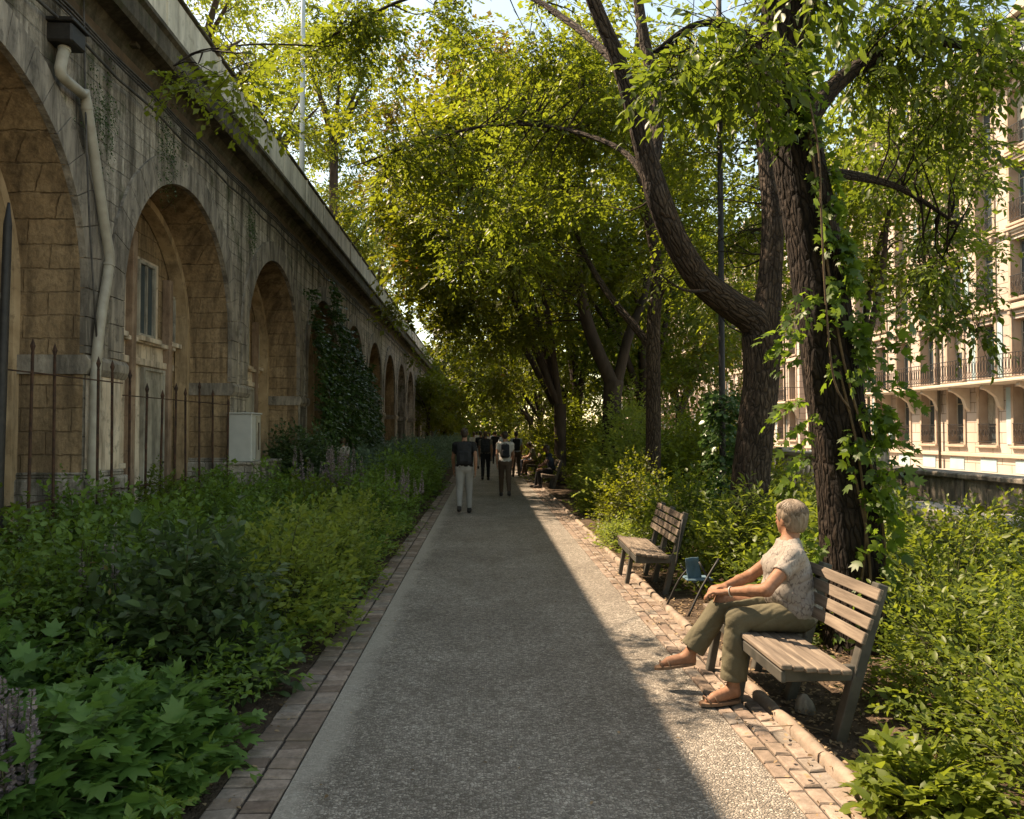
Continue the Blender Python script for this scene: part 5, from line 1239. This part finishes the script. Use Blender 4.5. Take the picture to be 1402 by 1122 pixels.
# trees of the avenue behind
def avenue(label, x, y, h, cx, cr, leafm, n, leaf, lean=0, nsp=30, fork=None, bk='bark_far', zc=None, m=8, seed=0, r0=.2):
    rs = random.Random(seed); zc = zc or h*.62; top = Vector((cx, y, h)); base = Vector((x, y, -.1))
    k1 = Vector((x+lean*.3, y, 1.4)); k2 = Vector((x+lean, y, 2.6)); L = [([base, base+Vector((0, 0, .3)), k1, k2], [r0*1.35, r0*1.05, r0*.95, r0])]
    for i in range(5):
        a = rs.uniform(0, 6.28); rad = rs.uniform(.35, .8); e = Vector((cx+cr[0]*rad*math.cos(a), y+cr[1]*rad*math.sin(a), zc+cr[2]*rs.uniform(.0, .6)))
        m1 = k2.lerp(e, .35)+Vector((0, 0, .5)); m2 = k2.lerp(e, .7)+Vector((rs.uniform(-.4, .4), 0, .4)); L.append(([k2-Vector((0, 0, .15)), m1, m2, e], [r0*.62, r0*.45, r0*.28, r0*.1]))
    cs = ell_clumps((cx, y, zc), cr, n, rmin=.45, rmax=.85, lo=-.95)
    return tree(label, L, cs, L_[leafm], M[bk], leaf=leaf, lw=.62, nsp=nsp, m=m, slen=.52, twig=.016, every=2, group='trees right of the path', sides=12, hang=.25)
G = 'trees right of the path'
T4 = [([(3.3, 20, -.1), (3.3, 20, .3), W(838, 560, 20), W(842, 520, 20)], [.34, .27, .24, .25]), ([W(840, 525, 20), W(815, 470, 20), W(800, 420, 20), W(792, 350, 20), W(800, 250, 20.5), W(790, 140, 21)], [.19, .17, .15, .12, .09, .05]),
      ([W(846, 525, 20), W(862, 460, 20), W(885, 400, 20.3), W(900, 300, 21)], [.15, .13, .10, .06]), ([W(800, 400, 20), W(740, 330, 20), W(680, 280, 20.3), W(600, 250, 20.5)], [.09, .075, .05, .02])]
c4 = joinc(ell_clumps((1.3, 20.5, 8.2), (4.6, 3.6, 4.3), 125, rmin=.45, rmax=.8, lo=-.8), cl_path([W(560, 330, 20), W(560, 400, 21), W(640, 440, 22), W(740, 420, 21)], 26, .7, (.5, .8)), cl_path([W(530, 290, 17), W(570, 200, 18), W(640, 140, 18), W(740, 90, 18)], 34, .75, (.45, .75)), cl_path([W(700, 300, 17), W(600, 330, 17)], 16, .7, (.45, .7)))
tree('broad tree with a V shaped dark trunk and yellow green crown over the path', T4, c4, L_['mid'], M['bark_far'], leaf=.145, lw=.62, nsp=40, m=9, slen=.5, twig=.016, every=2, group=G, sides=14)
avenue('bronze leaved tree whose crown hangs highest at the left of the sky gap', 2.4, 24.5, 13, -.5, (4.0, 3.4, 4.3), 'bronze', 125, .15, zc=10.4, seed=3)
avenue('leafy tree beyond the V shaped trunk filling the middle of the canopy', 3.5, 29, 12, 2.4, (6.0, 4.2, 4.9), 'mid', 135, .16, zc=7.4, seed=4)
avenue('tree overhanging the fourth bench', 3.6, 37, 12, 2.2, (6.2, 4.5, 5.0), 'sunny', 120, .19, zc=7.2, seed=5, m=7)
avenue('tree standing where the walkers grow small', 3.4, 47, 12, 2.0, (6.4, 5, 5.0), 'mid', 110, .24, zc=7.0, seed=6, m=7, nsp=18)
avenue('tree near the far end of the path', 3.6, 60, 12, 1.6, (7.2, 6, 5.2), 'sunny', 100, .32, zc=6.8, seed=7, m=7, nsp=16)
avenue('last tree closing the end of the path', 2.5, 78, 13, .5, (9.5, 6, 6.0), 'mid', 130, .42, zc=6.6, seed=8, m=7, nsp=14)
avenue('dark green tree behind the thin trunk on the right', 5.0, 24, 11, 5.0, (3.6, 3.4, 4.3), 'deep', 95, .15, zc=6.2, seed=9)
avenue('light green tree right of the creeper trunk before the buildings', 7.2, 14.6, 8, 7.2, (2.4, 2.2, 2.2), 'sunny', 64, .12, zc=5.9, seed=10, nsp=30, r0=.13)
avenue('tree between the forked trunk and the far building', 7.7, 30, 11, 7.7, (3.5, 3.5, 4.0), 'mid', 95, .17, zc=5.9, seed=11)
# small dark trees on the left side far away
def left_tree(label, x, y, z, cr, leafm, n, leaf, seed, grp='trees at the viaduct', r0=.16, z0=0, nsp=20):
    rs = random.Random(seed); L = [([(x, y, z0-.1), (x, y, z0+1.2), (x+.1, y, z-cr[2]*.5)], [r0*1.3, r0, r0*.8])]
    for i in range(5):
        a = rs.uniform(0, 6.28); e = Vector((x+cr[0]*.7*math.cos(a), y+cr[1]*.7*math.sin(a), z+cr[2]*rs.uniform(-.1, .6))); s = Vector((x+.1, y, z-cr[2]*.55)); L.append(([s, s.lerp(e, .5)+Vector((0, 0, .4)), e], [r0*.55, r0*.35, r0*.12]))
    return tree(label, L, ell_clumps((x, y, z), cr, n, rmin=.5, rmax=.95), L_[leafm], M['bark_far'], leaf=leaf, nsp=nsp, m=8, slen=.6, twig=.018, every=2, group=grp, sides=10)
left_tree('small dark tree leaning from the viaduct far along the path', -4.2, 56, 4.0, (1.7, 2.2, 2.2), 'mid', 40, .20, 21)
left_tree('distant green tree at the foot of the last arches', -3.6, 68, 5.0, (3.4, 4, 3.6), 'mid', 60, .30, 22)
left_tree('tall light tree rising behind the viaduct at the top left', -10.2, 26, 15.5, (4.0, 4.5, 5.0), 'sunny', 70, .17, 23, r0=.28, nsp=20)
left_tree('tree behind the parapet beyond the pale mast', -9.8, 33, 14.5, (3.8, 4.2, 4.4), 'mid', 66, .18, 24, r0=.28, nsp=20)
left_tree('broad tree overlapping the parapet far down the viaduct', -8.6, 58, 14.5, (4.2, 5, 5.2), 'sunny', 80, .28, 29, r0=.3)
left_tree('rounded tree behind the parapet past the mast', -9.3, 49, 14.6, (3.8, 4.5, 4.6), 'mid', 70, .24, 30, r0=.3)
left_tree('very tall tree far behind the viaduct right of the mast', -8.6, 43, 21, (3.6, 4, 6.0), 'sunny', 90, .22, 27, r0=.3)
left_tree('tall tree crown behind the parapet above the second arch', -12.5, 35, 19, (4.2, 4, 4.6), 'mid', 70, .2, 28, r0=.3)
left_tree('tree behind the viaduct left of the mast', -13.5, 24, 16.5, (3.2, 3.6, 4.0), 'mid', 54, .16, 25, r0=.26)
left_tree('darker tree far behind the parapet of the viaduct', -11, 45, 14.5, (4.6, 5, 5.2), 'deep', 70, .24, 26, r0=.3)

# ivy on the viaduct wall past the third arch
iv = thing('wall_ivy', 'dark ivy mass covering the viaduct wall past the third arch', 'ivy', loc=(-4.95, 24, 0))
n = 2600; yy = RNG.uniform(20.6, 32, n); top = 5.5-.5*np.abs(yy-24)**1.0*.55+.7*np.sin(yy*1.9)+.4*np.sin(yy*4.3); zz = RNG.uniform(0, 1, n)**.8*np.maximum(top, .6); dp_ = .1+.55*np.sin(np.pi*np.clip(zz/np.maximum(top, .6), 0, 1))**.7*RNG.uniform(.5, 1, n)
O = np.stack([dp_-.05, yy-24, zz], 1); leaf_object('leaves', [sprays(O, np.stack([.8+0*yy, RNG.normal(0, .4, n), -.3+RNG.normal(0, .4, n)], 1), 7, .32, .12, .7, nj=.5)], L_['ivy'], iv, 'ovate')
MB().tube([(.05, -1, 0), (.06, -.8, 1.5), (.05, -.2, 3), (.05, .3, 4.6)], [.05, .04, .03, .01], 8, ridge=.2, sub=4).build('stems', M['bark_far'], iv, smooth=True)
for (yc, zc_, rr, lb) in ((12.0, 6.1, .5, 'hanging weeds on the wall above the second arch'), (16.2, 6.0, .35, 'small tuft of weeds under the cornice past the second arch'), (9.9, 5.9, .45, 'mossy tuft on the wall beside the downpipe')):
    t_ = thing('wall_weeds', lb, 'weeds', loc=(-4.96, yc, zc_)); n = int(150*rr/.4); O = rnd(n)*np.array([.02, rr*.5, rr*.7]); O[:, 0] = np.abs(O[:, 0]); leaf_object('leaves', [sprays(O, np.stack([.4+0*O[:, 0], RNG.normal(0, .4, n), -.8+RNG.normal(0, .3, n)], 1), 5, .12, .035, .5)], L_['ivy'], t_)

# ================================================================ SHRUBS, LEFT BED (near to far)
shrub('broad low anemone like plant with lobed leaves at the bottom left corner', (-2.05, 3.45, 0), (.62, .55, .42), L_['lobed'], n=90, leaf=.11, m=5, shape='lobed', lw=.8, fill=.8, upn=1.3, nj=.35, slen=.22, name='anemone_plant')
shrub('second lobed leaf plant right of the mauve spikes beside the brick edging', (-1.72, 3.95, 0), (.42, .45, .40), L_['lobed'], n=70, leaf=.105, m=5, shape='lobed', lw=.8, fill=.8, upn=1.3, nj=.35, slen=.2, name='anemone_plant')
shrub('lobed leaf plant behind the mauve spikes at the left edge', (-2.85, 4.35, 0), (.6, .6, .62), L_['lobed'], n=80, leaf=.10, m=5, shape='lobed', lw=.75, fill=.8, upn=1.2, nj=.4, slen=.22, name='anemone_plant')
shrub('light green lobed plant spreading at the left edge below the dark shrubs', (-2.75, 3.7, 0), (.5, .5, .50), L_['lobed'], n=60, leaf=.10, m=5, shape='lobed', lw=.8, fill=.7, upn=1.2, nj=.4, slen=.22, name='anemone_plant')
def spikes(label, c, n, hh, rr, r=.022):
    root = thing('mauve_flower_spikes', label, 'flowers', loc=c); mb = MB(); sets = []
    for k in range(n):
        a, q = random.uniform(0, 6.28), random.uniform(0, rr); x, y = q*math.cos(a), q*math.sin(a); H = hh*random.uniform(.7, 1.05); lx, ly = random.uniform(-.05, .05), random.uniform(-.05, .05)
        mb.tube([(x, y, 0), (x+lx*.5, y+ly*.5, H*.5), (x+lx, y+ly, H)], [.005, .004, .002], 5, sub=2); m_ = 110; t = RNG.uniform(.55, 1.0, m_); an = RNG.uniform(0, 6.28, m_); rad = r*(1.25-(t-.55)/.45*.95)
        P = np.stack([x+lx*t+np.cos(an)*rad*.4, y+ly*t+np.sin(an)*rad*.4, H*t], 1); A = np.stack([np.cos(an), np.sin(an), .6+0*an], 1); le = rad*1.1+.004; sets.append((P, A, rnd(m_)+np.array([0, 0, .6]), le, le*.8, RNG.uniform(0, 1, m_)))
    mb.build('stems', M['stem'], root, smooth=True); leaf_object('florets', sets, L_['flower'], root); return root
spikes('tall mauve flower spikes at the bottom left edge', (-1.95, 3.28, 0), 8, .76, .13, .026)
spikes('mauve flower spike bending beside the lobed leaves', (-1.86, 3.12, 0), 4, .50, .10, .022)
spikes('cluster of mauve spikes in the middle of the left bed', (-3.1, 15.2, 0), 26, 1.45, .75, .045)
spikes('brownish flower spikes by the brick edging near the first walker', (-1.55, 14.5, 0), 16, 1.05, .45, .035)
spikes('few mauve spikes between the small leaved shrubs', (-2.65, 5.5, 0), 6, 1.05, .25, .022)
shrub('dark shrub with large drooping leaves leaning over the brick edging', (-1.98, 5.15, 0), (.58, .62, 1.10), L_['darkshrub'], n=150, leaf=.095, m=7, shape='ovate', lw=.55, fill=1.0, upn=.9, nj=.45, slen=.28)
shrub('dense dark green shrub behind the large drooping leaves', (-2.9, 5.6, 0), (.7, .7, 1.05), L_['bed'], n=130, leaf=.065, m=8, slen=.3, shape='ovate')
shrub('lime green shrub spilling towards the path', (-1.72, 6.5, 0), (.60, .85, 1.0), L_['lime'], n=190, leaf=.065, m=9, slen=.28, lw=.6)
shrub('lime green shrub farther along the left edging', (-1.74, 8.3, 0), (.56, .9, .92), L_['lime'], n=180, leaf=.065, m=9, slen=.28, lw=.6)
shrub('feathery dark shrub in the middle of the near left bed', (-2.65, 6.9, 0), (.7, .8, .95), L_['bed'], n=140, leaf=.05, m=10, slen=.34, lw=.35)
shrub('tall leafy shrub at the far left before the fence', (-3.9, 6.3, 0), (.85, .9, .95), L_['bed'], n=150, leaf=.07, m=9, slen=.34)
shrub('fern like shrub at the left edge behind the lobed plants', (-3.35, 5.1, 0), (.7, .6, .92), L_['deep'], n=120, leaf=.045, m=12, slen=.34, lw=.35)
shrub('bright herb clump below the second arch', (-3.6, 8.4, 0), (.8, .9, .86), L_['bed'], n=150, leaf=.06, m=9, slen=.32)
shrub('spreading green shrub before the second arch railing', (-3.5, 10.6, 0), (.85, 1.0, .90), L_['bed'], n=150, leaf=.075, m=8, slen=.34)
shrub('rounded shrub in the bed left of the lime green ones', (-2.5, 9.4, 0), (.75, .9, .88), L_['bed'], n=150, leaf=.06, m=9, slen=.3)
shrub('green shrub by the edging with yellow tips', (-1.78, 10.6, 0), (.55, .9, .82), L_['lime'], n=130, leaf=.06, m=8, slen=.3)
shrub('dark green shrub halfway up the left edging', (-1.85, 12.9, 0), (.6, 1.0, .95), L_['bed'], n=140, leaf=.07, m=8, slen=.32)
shrub('leafy shrub before the grey cabinet', (-3.6, 13.2, 0), (.9, 1.1, 1.0), L_['bed'], n=150, leaf=.085, m=8, slen=.35)
shrub('mid bed shrub between cabinet and edging', (-2.7, 12.0, 0), (.7, 1.0, .98), L_['deep'], n=130, leaf=.075, m=8, slen=.34)
shrub('large rounded dark glossy bush beside the grey cabinet', (-4.15, 17.6, .25), (.95, 1.5, 1.45), L_['darkshrub'], n=240, leaf=.11, m=9, slen=.42, shape='ovate', lw=.5, nj=.35, fill=1.3)
shrub('blue green shrub beyond the mauve spikes', (-3.0, 19.5, 0), (1.1, 1.6, 1.2), L_['sage'], n=170, leaf=.10, m=8, slen=.4)
shrub('leafy edging shrub beside the first walker', (-1.95, 17.0, 0), (.7, 1.4, 1.15), L_['bed'], n=160, leaf=.085, m=8, slen=.36)
shrub('green shrub left of the khaki backpacker', (-1.95, 21.5, 0), (.75, 1.8, 1.25), L_['bed'], n=170, leaf=.10, m=8, slen=.4)
shrub('upright leafy shrub pushing through the railing below the downpipe', (-4.25, 8.3, 0), (.6, .7, 1.12), L_['bed'], n=150, leaf=.075, m=8, slen=.36)
shrub('climbing weeds around the railing of the second arch', (-4.3, 10.4, 0), (.55, .8, 1.15), L_['deep'], n=140, leaf=.07, m=8, slen=.34)
shrub('green shrub at the foot of the windows arch', (-4.3, 12.3, 0), (.6, .9, 1.05), L_['bed'], n=150, leaf=.08, m=8, slen=.36)
shrub('tall nettle like shrub in front of the nearest arch', (-4.4, 7.0, 0), (.6, .6, 1.05), L_['deep'], n=130, leaf=.07, m=8, slen=.34)
shrub('leafy green shrub between the lime ones and the fence', (-3.2, 7.5, 0), (.75, .8, 1.0), L_['bed'], n=170, leaf=.075, m=8, slen=.34, shape='ovate')
ground_cover('bed_planting', 'low mixed green planting covering the left bed between the shrubs', [(-4.9, -3.2, 3.0, 14, .95, 120), (-3.2, -1.9, 3.0, 14, .7, 120), (-1.9, -1.27, 4.2, 14, .38, 150), (-1.6, -1.29, 2.7, 4.3, .12, 160), (-4.9, -1.3, 14, 24, 1.05, 75)], L_['bed'], .062)
ground_cover('far_bed_planting', 'dense planting of the left bed running far along the viaduct', [(-4.6, -1.35, 24, 45, 1.25, 40), (-4.6, -1.35, 45, 90, 1.35, 16)], L_['sage'], .12)

# ================================================================ SHRUBS, RIGHT
shrub('broad leaved low plant at the foot of the nearest bench leg', (1.98, 3.42, 0), (.26, .3, .26), L_['glossy'], n=50, leaf=.08, m=6, slen=.14, shape='ovate', lw=.5, upn=1.2)
shrub('bright small leaved shrub filling the lower right corner', (2.62, 3.35, 0), (.62, .75, .78), L_['glossy'], n=190, leaf=.045, m=10, slen=.26, shape='ovate', lw=.48)
shrub('sunlit shrub right of the bench end', (2.95, 4.6, 0), (.60, .62, .78), L_['glossy'], n=170, leaf=.05, m=10, slen=.28, shape='ovate', lw=.48)
shrub('taller sunlit shrub at the right edge', (3.7, 4.6, 0), (.75, .9, 1.02), L_['glossy'], n=190, leaf=.05, m=10, slen=.3, shape='ovate', lw=.48)
shrub('shrub at the right edge behind the sunlit ones', (3.85, 6.3, 0), (.9, .95, 1.05), L_['glossy'], n=180, leaf=.055, m=9, slen=.32)
shrub('shrub with yellowing leaves before the stone slab', (5.1, 7.6, 0), (1.1, 1.0, .95), L_['mid'], n=170, leaf=.06, m=9, slen=.34)
shrub('light shrub at the far right in front of the garden wall', (6.3, 8.3, 0), (1.0, .9, .92), L_['glossy'], n=150, leaf=.065, m=9, slen=.34)
shrub('dark shrub behind the bench back', (2.75, 6.6, 0), (.5, .6, .85), L_['deep'], n=120, leaf=.065, m=8, slen=.3, shape='ovate')
shrub('glossy shrub directly behind the folding chair', (2.75, 8.0, 0), (.62, .8, 1.10), L_['glossy'], n=170, leaf=.08, m=8, slen=.32, shape='ovate', lw=.4)
shrub('glossy long leaved shrub behind the woman', (3.35, 7.4, 0), (.7, .75, 1.05), L_['glossy'], n=170, leaf=.085, m=8, slen=.34, shape='ovate', lw=.38)
shrub('shrub at the foot of the forked tree', (3.9, 8.6, 0), (.9, .8, 1.12), L_['glossy'], n=170, leaf=.08, m=8, slen=.34, shape='ovate', lw=.4)
shrub('dense dark green bush behind the empty bench', (2.55, 10.0, 0), (.52, .9, 1.12), L_['deep'], n=170, leaf=.07, m=9, slen=.34)
shrub('brownish twiggy shrub left of the thin trunk', (2.45, 12.4, 0), (.62, 1.1, 1.28), L_['mid'], n=190, leaf=.06, m=9, slen=.36)
shrub('yellow green plant by the kerb beyond the empty bench', (1.98, 11.3, 0), (.28, .7, .40), L_['lime'], n=90, leaf=.05, m=8, slen=.2)
shrub('yellow green shrub beside the third bench', (2.55, 16.5, 0), (.5, 1.6, .95), L_['lime'], n=170, leaf=.075, m=8, slen=.34)
shrub('tall sunlit bush left of the thin trunk', (3.15, 15.6, 0), (1.2, 1.6, 2.15), L_['lime'], n=280, leaf=.09, m=9, slen=.5, fill=1.1)
shrub('tall green bush right of the thin trunk', (4.5, 15.2, 0), (1.2, 1.3, 2.2), L_['sunny'], n=260, leaf=.10, m=9, slen=.5)
shrub('tall bush between thin trunk and lamp post', (4.3, 12.4, 0), (.95, 1.0, 1.6), L_['sunny'], n=220, leaf=.08, m=9, slen=.42)
shrub('high sunlit bush overhanging the third bench', (3.75, 20.0, 0), (1.3, 2.0, 2.7), L_['lime'], n=290, leaf=.11, m=9, slen=.6)
shrub('bushy mass behind the fourth bench', (3.4, 26.5, 0), (1.4, 2.8, 2.9), L_['sunny'], n=290, leaf=.14, m=9, slen=.7)
shrub('green bush at the far right of the thin trunk', (5.0, 17.8, 0), (1.3, 1.6, 2.3), L_['deep'], n=240, leaf=.12, m=9, slen=.55)
shrub('bushy hedge where the benches end', (3.4, 34.5, 0), (1.5, 3.8, 2.8), L_['mid'], n=260, leaf=.17, m=8, slen=.8)
shrub('low shrub in front of the carved balustrade', (6.6, 13.2, 0), (1.0, 1.2, .9), L_['glossy'], n=150, leaf=.08, m=8, slen=.36)
shrub('low leafy shrub right of the forked trunk', (5.2, 10.4, 0), (1.1, 1.0, .85), L_['glossy'], n=150, leaf=.075, m=8, slen=.34)
ground_cover('right_planting', 'low planting between the shrubs on the right', [(2.5, 7.4, 5.6, 14, .42, 70), (2.3, 3.4, 2.6, 4.4, .3, 90), (3.2, 7.4, 2.6, 5.6, .5, 70), (2.1, 6.5, 14, 24, .8, 40)], L_['glossy'], .06)
for (lb, x, y, r, mm) in (('dark bushes closing the view at the very end of the path', .5, 100, (6, 3, 5.5), 'deep'), ('pale bush at the far end left of the path', -6.0, 96, (5, 3, 4.5), 'mid')): shrub(lb, (x, y, 0), r, L_[mm], n=260, leaf=.5, m=8, slen=2.0, stem=False)
ground_cover('far_right_planting', 'dense hedge planting running far along the right border', [(2.2, 7.5, 24, 48, 1.6, 22), (2.2, 8, 48, 90, 1.8, 9)], L_['mid'], .16)
